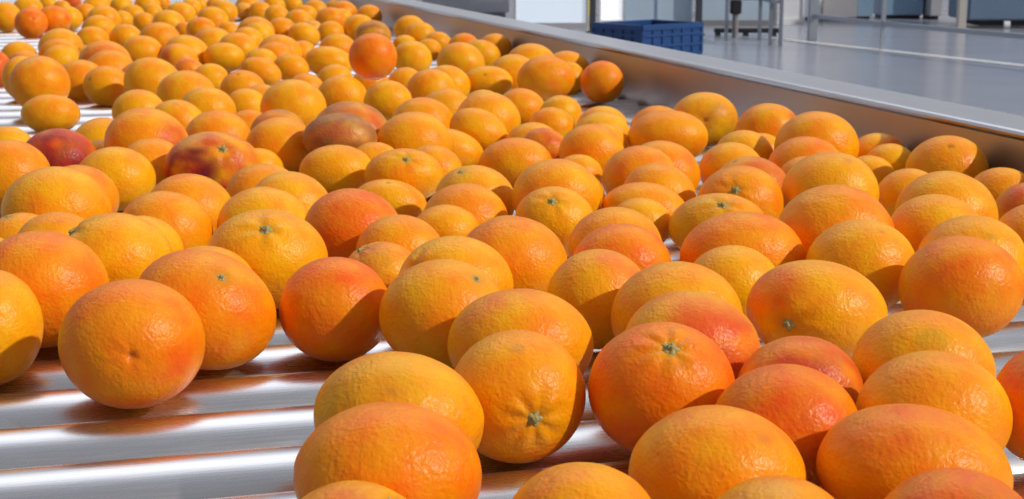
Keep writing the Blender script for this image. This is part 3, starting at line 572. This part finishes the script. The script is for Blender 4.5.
    (-1.3281, 4.3911, 0.0399, 0.0499, 0.0434, 0.0466, 0, 1.00, 17, '-', (0, 0), [], 'small orange nearest to the right of the far dimpled orange'),
    (-1.3479, 4.6112, 0.0345, 0.0426, 0.0370, 0.0397, 15, 0.09, 14, '-', (0, 0), [], 'small orange nearest straight in front of the far dark red orange'),
    (-1.5215, 4.5578, 0.0407, 0.0462, 0.0460, 0.0461, 0, 0.20, 15, '-', (0, 0), [], 'far orange at the left edge behind the far bare rollers'),
    (-1.6014, 5.0219, 0.0415, 0.0499, 0.0434, 0.0465, 0, -0.07, 15, '-', (0, 0), [], 'small orange nearest straight behind the far dimpled orange'),
    (-1.7981, 5.8841, 0.0187, 0.0375, 0.0327, 0.0350, 0, -0.07, 10, '-', (0, 0), [], 'small orange nearest behind and right of the far dimpled orange'),
    (-1.6384, 5.5261, 0.0237, 0.0313, 0.0273, 0.0292, 0, 0.22, 9, '-', (0, 0), [], 'small orange nearest in front and left of the far dark red orange'),
    (-1.6810, 5.8023, 0.0299, 0.0370, 0.0322, 0.0345, 0, 0.19, 10, '-', (0, 0), [('red', 0, 0, 2, 0.95, 0.1)], 'small dark red orange at the top edge, far left'),
    (-1.4472, 5.1407, 0.0252, 0.0365, 0.0317, 0.0340, 0, 0.40, 11, '-', (0, 0), [], 'small orange nearest in front and right of the far dark red orange'),
    (-1.4316, 5.2233, 0.0356, 0.0482, 0.0419, 0.0449, 0, -0.09, 14, '-', (0, 0), [], 'small orange nearest to the right of the far dark red orange'),
    (-1.1771, 4.3712, 0.0407, 0.0497, 0.0432, 0.0463, 0, 0.23, 17, '-', (0, 0), [], 'small orange, second one straight behind the red-glowing far orange'),
    (-1.0850, 3.9753, 0.0378, 0.0452, 0.0394, 0.0422, 0, 0.19, 17, '-', (0, 0), [], 'small orange nearest straight behind the red-glowing far orange'),
    (-1.0568, 3.8025, 0.0209, 0.0433, 0.0377, 0.0404, 0, 0.26, 17, '-', (0, 0), [], 'small orange, second one behind and left of the red-glowing far orange'),
    (-0.7565, 2.8017, 0.0474, 0.0500, 0.0435, 0.0467, 0, 0.34, 27, '-', (0, 0), [('red', 0.0, 0.1, 0.7, 0.7, 0.2), ('pink', 0.3, 0.3, 0.9, 0.4, 0.3)], 'far orange with a red glow in its middle'),
    (-0.9802, 3.8371, 0.0263, 0.0410, 0.0357, 0.0382, 0, 0.21, 16, '-', (0, 0), [], 'small orange nearest behind and right of the red-glowing far orange'),
    (-0.7242, 2.7164, 0.0392, 0.0466, 0.0406, 0.0435, 8, 0.24, 26, '-', (0, 0), [], 'orange fruit nearest in front and right of the red-glowing far orange'),
    (-0.9166, 3.2590, 0.0238, 0.0302, 0.0263, 0.0282, 0, 0.20, 14, '-', (0, 0), [], 'small orange nearest behind and left of the red-glowing far orange'),
    (-0.7795, 3.1819, 0.0359, 0.0454, 0.0395, 0.0424, 0, 0.27, 22, '-', (0, 0), [], 'small orange nearest to the right of the red-glowing far orange'),
    (-0.5939, 2.4889, 0.0408, 0.0499, 0.0434, 0.0466, 22, 0.05, 30, '-', (0, 0), [], 'orange fruit nearest in front and left of the far red-sided orange'),
    (-0.6830, 3.0909, 0.0291, 0.0419, 0.0365, 0.0391, 20, 0.23, 20, '-', (0, 0), [('red', -0.6, 0.1, 0.7, 0.75, 0.1), ('pink', 0.4, -0.3, 0.5, 0.5, 0.2)], 'far orange with a red left half'),
    (-0.6257, 2.9149, 0.0239, 0.0292, 0.0254, 0.0272, 0, 0.30, 15, '-', (0, 0), [('pink', 0, 0.3, 1.3, 0.6, 0.2)], 'reddish orange nearest in front and right of the far red-sided orange'),
    (-0.6842, 3.1773, 0.0335, 0.0499, 0.0434, 0.0465, 18, 0.01, 24, '-', (0, 0), [], 'small orange nearest behind and right of the far red-sided orange'),
    (-0.8153, 3.5004, 0.0424, 0.0499, 0.0434, 0.0465, 8, 0.49, 22, '-', (0, 0), [], 'small orange nearest behind and left of the far red-sided orange'),
    (-0.8944, 4.1500, 0.0212, 0.0325, 0.0283, 0.0303, 15, 0.35, 12, '-', (0, 0), [], 'small orange nearest straight behind the far red-sided orange'),
    (-0.8307, 4.0415, 0.0333, 0.0402, 0.0350, 0.0375, 0, 0.47, 15, '-', (0, 0), [], 'small orange, third one behind and right of the far red-sided orange'),
    (-0.6925, 3.4991, 0.0307, 0.0499, 0.0434, 0.0465, 0, 0.08, 22, '-', (0, 0), [('pink', -0.7, 0.3, 0.5, 0.6, 0.2)], 'reddish orange, second one behind and right of the far red-sided orange'),
    (-0.7815, 4.1775, 0.0206, 0.0327, 0.0284, 0.0305, 10, 0.17, 12, '-', (0, 0), [], 'small orange nearest to the left of the purple-ended far orange'),
    (-0.5996, 3.1393, 0.0321, 0.0438, 0.0319, 0.0373, 0, 0.06, 21, '-', (0, 0), [], 'small orange nearest to the right of the far red-sided orange'),
    (-0.9930, 4.3856, 0.0277, 0.0499, 0.0434, 0.0465, 15, -0.07, 17, '-', (0, 0), [], 'small orange, second one straight behind the far red-sided orange'),
    (-1.0262, 4.7010, 0.0396, 0.0467, 0.0406, 0.0436, 12, -0.09, 15, '-', (0, 0), [], 'small orange, third one straight behind the far red-sided orange'),
    (-1.1608, 5.4879, 0.0230, 0.0389, 0.0339, 0.0363, 12, 0.05, 11, '-', (0, 0), [], 'small orange cut by the top edge of the photo, ninth from the left there'),
    (-1.1023, 4.5372, 0.0274, 0.0338, 0.0294, 0.0316, 0, 0.42, 11, '-', (0, 0), [], 'small orange, third one behind and right of the red-glowing far orange'),
    (-1.2259, 4.7624, 0.0195, 0.0355, 0.0309, 0.0331, 0, -0.00, 11, '-', (0, 0), [], 'small orange, third one straight behind the red-glowing far orange'),
    (-1.2294, 4.9184, 0.0286, 0.0384, 0.0334, 0.0358, 0, 0.31, 12, '-', (0, 0), [], 'small orange, fourth one behind and right of the red-glowing far orange'),
    (-1.2024, 5.0656, 0.0276, 0.0377, 0.0328, 0.0352, 0, 0.05, 11, '-', (0, 0), [], 'small orange, fourth one behind and left of the far red-sided orange'),
    (-1.3976, 5.4371, 0.0309, 0.0424, 0.0369, 0.0396, 0, -0.06, 12, '-', (0, 0), [], 'small orange cut by the top edge of the photo, sixth from the left there'),
    (-1.3125, 5.4624, 0.0358, 0.0465, 0.0404, 0.0433, 0, 0.02, 13, '-', (0, 0), [], 'small orange cut by the top edge of the photo, seventh from the left there'),
    (-1.3540, 5.8745, 0.0227, 0.0333, 0.0290, 0.0311, 0, 0.31, 9, '-', (0, 0), [], 'small orange cut by the top edge of the photo, eighth from the left there'),
    (-1.5118, 5.6804, 0.0204, 0.0362, 0.0315, 0.0338, 0, 0.20, 10, '-', (0, 0), [], 'small orange, second one to the right of the far dark red orange'),
    (-0.8996, 4.5582, 0.0300, 0.0486, 0.0423, 0.0453, 15, 0.23, 16, '-', (0, 0), [], 'small orange, third one to the left of the purple-ended far orange'),
    (-0.9467, 4.9861, 0.0339, 0.0460, 0.0400, 0.0429, 8, 0.17, 14, '-', (0, 0), [], 'small orange nearest behind and left of the purple-ended far orange'),
    (-1.1632, 5.6421, 0.0258, 0.0360, 0.0313, 0.0336, 0, 0.06, 10, '-', (0, 0), [], 'small orange cut by the top edge of the photo, tenth from the left there'),
    (-1.0807, 5.5430, 0.0303, 0.0354, 0.0308, 0.0330, 0, 0.19, 10, '-', (0, 0), [], 'small orange, second one behind and left of the purple-ended far orange'),
    (-0.6588, 3.8964, 0.0347, 0.0499, 0.0434, 0.0465, 5, 0.45, 19, '-', (0, 0), [('purple', -0.9, -0.1, 0.45, 0.6, 0.2)], 'far orange with a purple shadowed left end'),  # purple patch paints the shade on its left end
    (-0.9169, 5.1876, 0.0285, 0.0331, 0.0288, 0.0309, 0, 0.02, 10, '-', (0, 0), [('pale', 0, 0.3, 1.5, 0.5, 0.2)], 'small orange, second one straight behind the purple-ended far orange'),
    (-0.8549, 5.1491, 0.0275, 0.0402, 0.0350, 0.0375, 0, 0.34, 12, '-', (0, 0), [], 'small orange nearest straight behind the purple-ended far orange'),
    (-0.7390, 4.7671, 0.0322, 0.0406, 0.0353, 0.0379, 8, 0.05, 13, '-', (0, 0), [], 'small orange nearest behind and right of the purple-ended far orange'),
    (-0.9203, 5.2913, 0.0372, 0.0450, 0.0392, 0.0420, 0, 0.02, 13, '-', (0, 0), [], 'small orange cut by the top edge of the photo, twelfth from the left there'),
    (-0.8535, 5.4442, 0.0335, 0.0425, 0.0369, 0.0396, 0, 0.09, 12, '-', (0, 0), [], 'small orange, second one behind and right of the purple-ended far orange'),
    (-0.8250, 5.7197, 0.0243, 0.0385, 0.0335, 0.0359, 0, -0.04, 10, '-', (0, 0), [], 'small orange cut by the top edge of the photo, fourteenth from the left there'),
    (-0.6088, 4.0049, 0.0338, 0.0413, 0.0359, 0.0385, 8, 0.46, 16, '-', (0, 0), [], 'small orange nearest to the right of the purple-ended far orange'),
    (-0.6315, 4.4910, 0.0285, 0.0447, 0.0389, 0.0417, 12, 0.12, 15, '-', (0, 0), [], 'small orange nearest straight behind the slanted far orange'),
    (-0.6534, 4.8092, 0.0329, 0.0376, 0.0327, 0.0350, 8, 0.01, 12, '-', (0, 0), [], 'small orange, second one straight behind the slanted far orange'),
    (-0.5435, 3.9509, 0.0250, 0.0429, 0.0333, 0.0378, 15, -0.10, 16, '-', (0, 0), [], 'long slanted far orange above the sharp-glint one'),
    (-0.6370, 3.8066, 0.0334, 0.0406, 0.0354, 0.0379, 8, -0.06, 16, '-', (0, 0), [], 'small orange nearest in front and right of the purple-ended far orange'),
    (-0.6418, 3.6589, 0.0308, 0.0391, 0.0340, 0.0365, 5, 0.03, 16, '-', (0, 0), [], 'small orange nearest in front and left of the purple-ended far orange'),
    (-0.6041, 3.3272, 0.0336, 0.0451, 0.0392, 0.0421, 8, 0.15, 20, '-', (0, 0), [], 'small orange nearest straight behind the dotted far orange'),
    (-0.4964, 3.2225, 0.0328, 0.0483, 0.0420, 0.0450, 8, 0.26, 23, '-', (0, 0), [], 'small orange nearest in front and left of the slanted far orange'),
    (-0.4932, 3.1371, 0.0284, 0.0426, 0.0370, 0.0397, 0, 0.49, 20, '-', (0, 0), [], 'small orange nearest behind and left of the sharp-glint far orange'),
    (-0.4574, 3.2898, 0.0290, 0.0329, 0.0286, 0.0307, 0, 0.43, 15, '-', (0, 0), [], 'small orange nearest straight in front of the slanted far orange'),
    (-0.5080, 3.0487, 0.0285, 0.0349, 0.0303, 0.0325, 0, 0.05, 17, '-', (0, 0), [], 'small orange nearest straight in front of the purple-ended far orange'),
    (-0.4755, 2.8501, 0.0280, 0.0408, 0.0271, 0.0332, 20, 0.27, 22, '-', (0, 0), [], 'orange fruit nearest behind and right of the dotted far orange'),
    (-0.4345, 2.9598, 0.0261, 0.0363, 0.0281, 0.0319, 8, 0.45, 18, '-', (0, 0), [], 'dark glossy far orange with a sharp white glint'),
    (-0.3730, 3.0709, 0.0286, 0.0501, 0.0322, 0.0402, 8, -0.04, 25, '-', (0, 0), [], 'wide far orange left of the perched round one'),
    (-0.3507, 2.5555, 0.0247, 0.0321, 0.0279, 0.0299, 0, 0.41, 19, '-', (0, 0), [], 'orange fruit nearest behind and right of the large yellow orange'),
    (-0.3162, 2.6857, 0.0284, 0.0327, 0.0284, 0.0305, 0, 0.14, 18, '-', (0, 0), [], 'orange fruit nearest straight in front of the wide far orange by the perch'),
    (-0.2510, 2.6652, 0.0190, 0.0363, 0.0316, 0.0339, 5, 0.37, 20, '-', (0, 0), [], 'orange fruit nearest straight in front of the perched round orange'),
    (-0.2677, 2.3613, 0.0315, 0.0407, 0.0354, 0.0379, 0, 0.15, 26, '-', (0, 0), [], 'yellow orange nearest straight behind the brownish mottled orange'),
    (-0.2222, 2.4111, 0.0918, 0.0393, 0.0383, 0.0388, 0, 0.95, 25, '-', (0, 0), [], 'bright round orange perched on top of the far pile'),
    (-0.3433, 3.7335, 0.0369, 0.0465, 0.0405, 0.0434, 0, 0.20, 19, '-', (0, 0), [('brown', 0, 0.2, 1.8, 0.7, 0.3)], 'brownish dull orange just behind the perched round one'),
    (-0.4171, 4.1339, 0.0330, 0.0441, 0.0384, 0.0411, 0, -0.04, 16, '-', (0, 0), [], 'small orange nearest behind and left of the brownish far orange'),
    (-0.4443, 4.7097, 0.0351, 0.0418, 0.0364, 0.0390, 0, 0.36, 13, '-', (0, 0), [], 'round orange in the far corner by the side rail'),
    (-0.3804, 3.2993, 0.0363, 0.0424, 0.0368, 0.0395, 5, 0.39, 19, '-', (0, 0), [], 'small orange nearest behind and right of the wide far orange by the perch'),
    (-0.4916, 4.1017, 0.0217, 0.0379, 0.0330, 0.0354, 0, 0.19, 14, '-', (0, 0), [], 'small orange nearest straight behind the wide far orange by the perch'),
    (-0.5597, 4.2345, 0.0209, 0.0331, 0.0288, 0.0309, 0, 0.13, 12, '-', (0, 0), [('pale', 0, 0.3, 1.5, 0.6, 0.2)], 'small orange nearest behind and right of the slanted far orange'),
    (-0.5252, 4.3962, 0.0376, 0.0468, 0.0408, 0.0437, 0, 0.47, 16, '-', (0, 0), [], 'small orange, second one behind and right of the slanted far orange'),
    (-0.5287, 4.6855, 0.0299, 0.0366, 0.0318, 0.0341, 0, 0.12, 12, '-', (0, 0), [], 'small orange, second one to the left of the far corner orange'),
    (-0.5499, 4.9343, 0.0316, 0.0490, 0.0427, 0.0457, 0, 0.43, 15, '-', (0, 0), [], 'small orange nearest to the left of the far corner orange'),
    (-0.6378, 5.4766, 0.0206, 0.0388, 0.0338, 0.0362, 0, 0.15, 11, '-', (0, 0), [], 'small orange, third one to the left of the far corner orange'),
    (-0.6584, 5.0702, 0.0343, 0.0432, 0.0376, 0.0403, 0, 0.12, 13, '-', (0, 0), [], 'small orange, third one straight behind the slanted far orange'),
    (-0.2720, 4.0360, 0.0353, 0.0445, 0.0387, 0.0415, 0, 0.12, 17, '-', (0, 0), [], 'first orange beyond the gap along the far side rail'),
    (-0.2297, 3.7806, 0.0348, 0.0404, 0.0351, 0.0377, 0, -0.06, 16, '-', (0, 0), [], 'small orange nearest in front and right of the first far rail orange'),
    (-0.1788, 3.6488, 0.0240, 0.0351, 0.0305, 0.0327, 5, 0.07, 15, '-', (0, 0), [], 'small orange nearest behind and left of the lumpy far rail orange'),
    (-0.2644, 3.7246, 0.0141, 0.0319, 0.0277, 0.0297, 0, 0.04, 13, '-', (0, 0), [], 'small orange nearest straight in front of the first far rail orange'),
    (-0.2068, 3.1169, 0.0326, 0.0423, 0.0368, 0.0394, 8, -0.06, 20, '-', (0, 0), [], 'small orange nearest to the right of the perched round orange'),
    (-0.1944, 3.5341, 0.0180, 0.0315, 0.0274, 0.0294, 8, 0.22, 13, '-', (0, 0), [], 'small orange nearest straight behind the dull yellow round orange'),
    (-0.1103, 3.4676, 0.0301, 0.0371, 0.0323, 0.0346, 0, 0.80, 16, '-', (0, 0), [], 'small orange nearest straight behind the lumpy far rail orange'),
    (-0.0992, 2.9287, 0.0368, 0.0481, 0.0419, 0.0449, 15, -0.08, 25, '-', (0, 0), [], 'far orange with a lumpy side in the row along the rail'),
    (-0.0646, 3.2454, 0.0260, 0.0417, 0.0363, 0.0389, 12, -0.01, 19, '-', (0, 0), [], 'small orange nearest straight behind the dark-cheeked far orange'),
    (-0.0384, 3.3896, 0.0333, 0.0387, 0.0336, 0.0361, 0, 0.45, 17, '-', (0, 0), [], 'small orange, second one straight behind the dark-cheeked far orange'),
    (0.0037, 2.7150, 0.0320, 0.0466, 0.0406, 0.0435, 8, -0.02, 26, '-', (0, 0), [], 'orange fruit nearest to the left of the big far round orange'),
    (0.0358, 2.7993, 0.0434, 0.0500, 0.0435, 0.0467, 5, 0.12, 27, '-', (0, 0), [], 'small orange nearest behind and left of the big far round orange'),
    (0.1059, 2.8636, 0.0283, 0.0451, 0.0392, 0.0420, 10, 0.47, 24, '-', (0, 0), [], 'orange fruit nearest behind and right of the big far round orange'),
    (0.1058, 2.7657, 0.0225, 0.0297, 0.0322, 0.0309, 0, -0.03, 16, '-', (0, 0), [], 'orange fruit nearest to the right of the big far round orange'),
    (0.0584, 2.5803, 0.0401, 0.0510, 0.0394, 0.0448, 0, 0.60, 30, '-', (0, 0), [], 'big round orange left of the lone rail-side one'),
    (0.1548, 2.5835, 0.0346, 0.0388, 0.0368, 0.0378, 0, 0.90, 23, '-', (0, 0), [], 'lone round orange standing beside the side rail, half in its shadow'),
    (-0.0423, 2.6456, 0.0290, 0.0451, 0.0287, 0.0360, 0, -0.09, 26, 'd', (-0.117, 0.293), [], 'orange with a dark shaded right cheek in the far pile'),
    (-0.0433, 2.2372, 0.0285, 0.0322, 0.0280, 0.0300, 0, -0.06, 22, '-', (0, 0), [], 'orange fruit nearest straight behind the white-glint orange'),
    (-0.1122, 2.6009, 0.0269, 0.0410, 0.0357, 0.0382, 8, 0.10, 24, '-', (0, 0), [], 'yellow orange nearest straight behind the bright yellow orange'),
    (-0.1347, 2.4952, 0.0297, 0.0412, 0.0358, 0.0384, 0, 0.31, 25, '-', (0, 0), [], 'round dull yellow orange behind the bright yellow one'),
    (-0.0952, 2.1896, 0.0287, 0.0394, 0.0343, 0.0367, 0, 0.00, 27, '-', (0, 0), [], 'bright lemon yellow orange in the upper middle'),
    (-0.1915, 2.6977, 0.0229, 0.0319, 0.0277, 0.0297, 0, 0.19, 18, '-', (0, 0), [], 'orange fruit nearest in front and right of the perched round orange'),
]
for i, row in enumerate(ORANGES):
    make_orange(i, *row)

# ------------------------------------------------------------------ things in the hall behind
def crate(loc, rz, w, d, h):
    t = empty('plastic_crate', loc, rz)
    tag(t, 'blue ribbed plastic crate standing on the floor behind the conveyor rail', 'crate')
    th = 0.02
    MB().box(0, w, 0, d, 0.015, 0.035).build('base', M_CRATE_IN, t)
    def side(L, flip, nm):
        m = MB()
        m.box(0, L, -0.006, 0.006, 0.03, h - 0.02)
        m.box(-0.012, L + 0.012, -0.022, 0.022, h - 0.05, h, 0.004)
        m.box(-0.006, L + 0.006, -0.016, 0.016, 0.0, 0.04, 0.003)
        for k in (0.36, 0.68): m.box(0, L, -0.021, 0.021, h * k - 0.011, h * k + 0.011)
        n = max(4, int(L / 0.13))
        for k in range(n + 1):
            u = L * k / n; b = 0.012 if k % 2 else 0.024
            m.box(u - b / 2, u + b / 2, -0.018, 0.018, 0.02, h - 0.03)
        return m.build(nm, M_CRATE, t)
    a = side(w, 0, 'side_wall'); b = side(w, 0, 'side_wall'); b.location = (0, d, 0)
    c = side(d, 0, 'side_wall'); c.rotation_euler = (0, 0, math.pi / 2)
    e = side(d, 0, 'side_wall'); e.rotation_euler = (0, 0, math.pi / 2); e.location = (w, 0, 0)
    return t
crate((1.21, 14.06, 0), math.radians(40.0), 0.80, 0.66, 0.31)

def post(name, x, y, w, h, m, label, cat='post', foot=True):
    t = empty(name, (x, y, 0)); tag(t, label, cat)
    MB().box(-w / 2, w / 2, -w / 2, w / 2, 0, h, 0.006).build('shaft', m, t)
    if foot: MB().box(-w * 0.95, w * 0.95, -w * 0.95, w * 0.95, 0, 0.012).build('foot_plate', m, t)
    return t

def panel_wall(name, x0, x1, y, z0, z1, m, label, frame=M_POSTD, fw=0.05, mull=0):
    t = empty(name, ((x0 + x1) / 2, y, 0)); tag(t, label, 'partition')
    a, b = x0 - (x0 + x1) / 2, x1 - (x0 + x1) / 2
    MB().box(a + fw, b - fw, -0.012, 0.012, z0 + 0.06, z1 - fw).build('pane', m, t)
    f = MB().box(a, b, -0.03, 0.03, z0, z0 + 0.07).box(a, b, -0.03, 0.03, z1 - fw, z1).box(a, a + fw, -0.03, 0.03, z0 + .07, z1 - fw).box(b - fw, b, -0.03, 0.03, z0 + .07, z1 - fw)
    for k in range(mull):
        u = a + (b - a) * (k + 1) / (mull + 1); f.box(u - fw / 2, u + fw / 2, -0.03, 0.03, z0 + .07, z1 - fw)
    f.build('frame', frame, t)
    return t

# grey cabinet half hidden by the rail, pale glazed partitions, posts
t = empty('cabinet', (-0.62, 20.9, 0)); tag(t, 'plain light grey cabinet beyond the rail, left of the pale panes', 'cabinet')
MB().box(-0.60, 0.58, -0.3, 0.3, 0.10, 2.1, 0.008).build('body', M_GREYP, t)
MB().box(-0.55, 0.53, -0.26, 0.26, 0.0, 0.10).build('plinth', M_BASE, t)
panel_wall('glass_partition', 0.02, 0.94, 18.75, 0.0, 2.4, M_PALE, 'bright pale partition left of the first dark post', M_GREYP, 0.03)
post('partition_post', 0.955, 18.0, 0.075, 2.6, M_POSTD, 'dark slim post rising at the left end of the blue crate')
panel_wall('glass_partition', 1.12, 1.42, 19.4, 0.0, 2.4, M_WHITE_GLOW, 'narrow white partition behind the left half of the blue crate', M_WHITE, 0.02)
panel_wall('glass_partition', 1.44, 2.30, 19.4, 0.0, 2.4, M_SKYP, 'grey blue glazed partition behind the right half of the blue crate', M_SKYP, 0.03, 1)
t = empty('bollard', (1.06, 21.4, 0)); tag(t, 'yellow bollard just right of the first dark post', 'bollard')
MB().tube((0, 0, 0), (0, 0, 0.9), 0.04).build('tube', M_YELLOW, t)
MB().tube((0, 0, 0), (0, 0, 0.015), 0.09).build('base_plate', M_GREYP, t)
post('partition_post', 2.16, 17.55, 0.075, 2.6, M_POSTD, 'dark slim post rising behind the right end of the blue crate')
panel_wall('glass_partition', 2.34, 3.36, 19.3, 0.0, 2.4, M_SKYP, 'blue glazed partition behind the steel table legs', M_BASE, 0.03, 0)
t = empty('floor_beam', (2.66, 17.35, 0)); tag(t, 'low black beam on feet lying behind the steel table legs', 'beam')
MB().box(-0.34, 0.40, -0.05, 0.05, 0.035, 0.085, 0.01).build('bar', M_BLACK, t)
for u in (-0.3, 0.02, 0.34): MB().box(u - 0.025, u + 0.025, -0.06, 0.06, 0, 0.035).build('foot', M_BLACK, t)
t = empty('motor_unit', (2.52, 17.1, 0)); tag(t, 'black motor box on a grey stand between the table legs', 'motor')
MB().box(-0.06, 0.06, -0.06, 0.06, 0.26, 0.42, 0.012).build('housing', M_BLACK, t)
MB().tube((0, 0, 0.0), (0, 0, 0.27), 0.035).build('stand', M_BASE, t)
MB().tube((0.02, 0, 0.42), (0.02, 0, 1.2), 0.03).build('shaft', M_SKYP, t)

t = empty('steel_table', (2.56, 16.2, 0)); tag(t, 'steel work table on thin square legs right of the blue crate', 'table')
MB().box(-0.30, 0.32, -0.52, 0.42, 0.84, 0.88, 0.004).build('table_top', M_STEELD, t)
for (u, v) in ((-0.22, 0.32), (0.15, 0.36), (0.15, -0.34), (0.235, -0.46)):
    MB().box(u - 0.018, u + 0.018, v - 0.018, v + 0.018, 0.0, 0.84).build('leg', M_STEELD, t)
MB().box(0.135, 0.25, -0.47, 0.37, 0.44, 0.47).box(-0.23, 0.16, 0.30, 0.36, 0.44, 0.47).build('brace', M_STEELD, t)

panel_wall('glass_partition', 3.46, 3.80, 19.75, 0.0, 2.4, M_WHITE, 'white partition between the table legs and the grey guard post', M_WHITE, 0.02)
# guard frame: posts and a low rail with a sun streak, laid as a white strip, under it
gA, gB, gC = Vector((3.30, 16.62, 0)), Vector((3.72, 15.18, 0)), Vector((4.75, 12.55, 0))
t = empty('guard_frame', gA); tag(t, 'open grey guard frame with two posts and a low rail above the white sun streak', 'guard frame')
q = gB - gA; q2 = gC - gA
MB().box(-0.05, 0.05, -0.05, 0.05, 0, 2.4, 0.006).build('post', M_POST, t)
MB().box(q.x - 0.022, q.x + 0.022, q.y - 0.022, q.y + 0.022, 0, 2.4, 0.004).build('post', M_POST, t)
MB().prism([(-0.02, 0.24), (0.02, 0.24), (0.02, 0.285), (-0.02, 0.285)], (0, 0, 0), q).prism([(-0.02, 0.24), (0.02, 0.24), (0.02, 0.285), (-0.02, 0.285)], q, q2).build('low_rail', M_POST, t)
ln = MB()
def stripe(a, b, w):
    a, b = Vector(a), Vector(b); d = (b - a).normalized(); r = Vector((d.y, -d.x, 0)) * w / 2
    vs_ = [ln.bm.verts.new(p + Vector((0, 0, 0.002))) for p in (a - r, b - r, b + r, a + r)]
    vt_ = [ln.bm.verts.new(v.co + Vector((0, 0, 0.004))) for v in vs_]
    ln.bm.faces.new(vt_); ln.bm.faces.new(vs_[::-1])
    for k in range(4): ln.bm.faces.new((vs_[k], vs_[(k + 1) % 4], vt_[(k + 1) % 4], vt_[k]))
stripe((2.87, 16.97, 0), (4.95, 12.35, 0), 0.105)  # white strip stands for a streak of sunlight
tag(ln.build('sun_streak_floor', M_SUN_STREAK), kind='structure')
# cabinets beyond the guard frame
def cabinet(name, x0, x1, y, z0, z1, m, label, cat='cabinet'):
    t = empty(name, ((x0 + x1) / 2, y, 0)); tag(t, label, cat); w = (x1 - x0) / 2
    MB().box(-w, w, -0.02, 0.5, z0, z1, 0.01).build('body', m, t)
    MB().box(-w + 0.03, w - 0.03, 0.03, 0.45, 0, z0).build('plinth', M_DARK, t)
    MB().box(w - 0.09, w - 0.06, -0.035, -0.02, z0 + 0.7, z0 + 0.95).build('handle', M_POSTD, t)
    return t
cabinet('cabinet', 3.98, 4.14, 20.3, 0.04, 2.1, M_WHITE, 'narrow white cabinet just right of the grey guard post')
cabinet('cabinet', 4.20, 4.66, 20.5, 0.04, 2.1, M_GREYP, 'light grey cabinet standing between the guard frame posts')
cabinet('cabinet', 4.70, 4.92, 20.7, 0.04, 2.1, M_BLUEP, 'narrow blue cabinet just left of the thin guard post')
cabinet('cabinet', 5.08, 5.66, 20.9, 0.05, 2.1, M_BLUEP, 'wide blue cabinet just right of the thin guard post')
cabinet('cabinet', 5.70, 5.86, 20.7, 0.05, 2.1, M_GREYP, 'narrow pale cabinet between the blue cabinet and beige post')
post('beige_post', 5.50, 18.55, 0.10, 2.4, M_BEIGE, 'thick beige post left of the dark blue machine')
t = empty('machine', (6.25, 18.7, 0)); tag(t, 'dark blue machine on white wheels at the right edge of the hall', 'machine')
MB().box(-0.62, 0.9, 0.0, 0.9, 0.10, 1.4, 0.02).build('housing', M_NAVY, t)
MB().box(-0.45, 0.8, 0.06, 0.8, 0.03, 0.10).build('chassis', M_BLACK, t)
for u in (-0.13, 0.5):
    MB().tube((u - 0.035, 0.05, 0.05), (u + 0.035, 0.05, 0.05), 0.05, 20).build('wheel', M_WHITE, t)
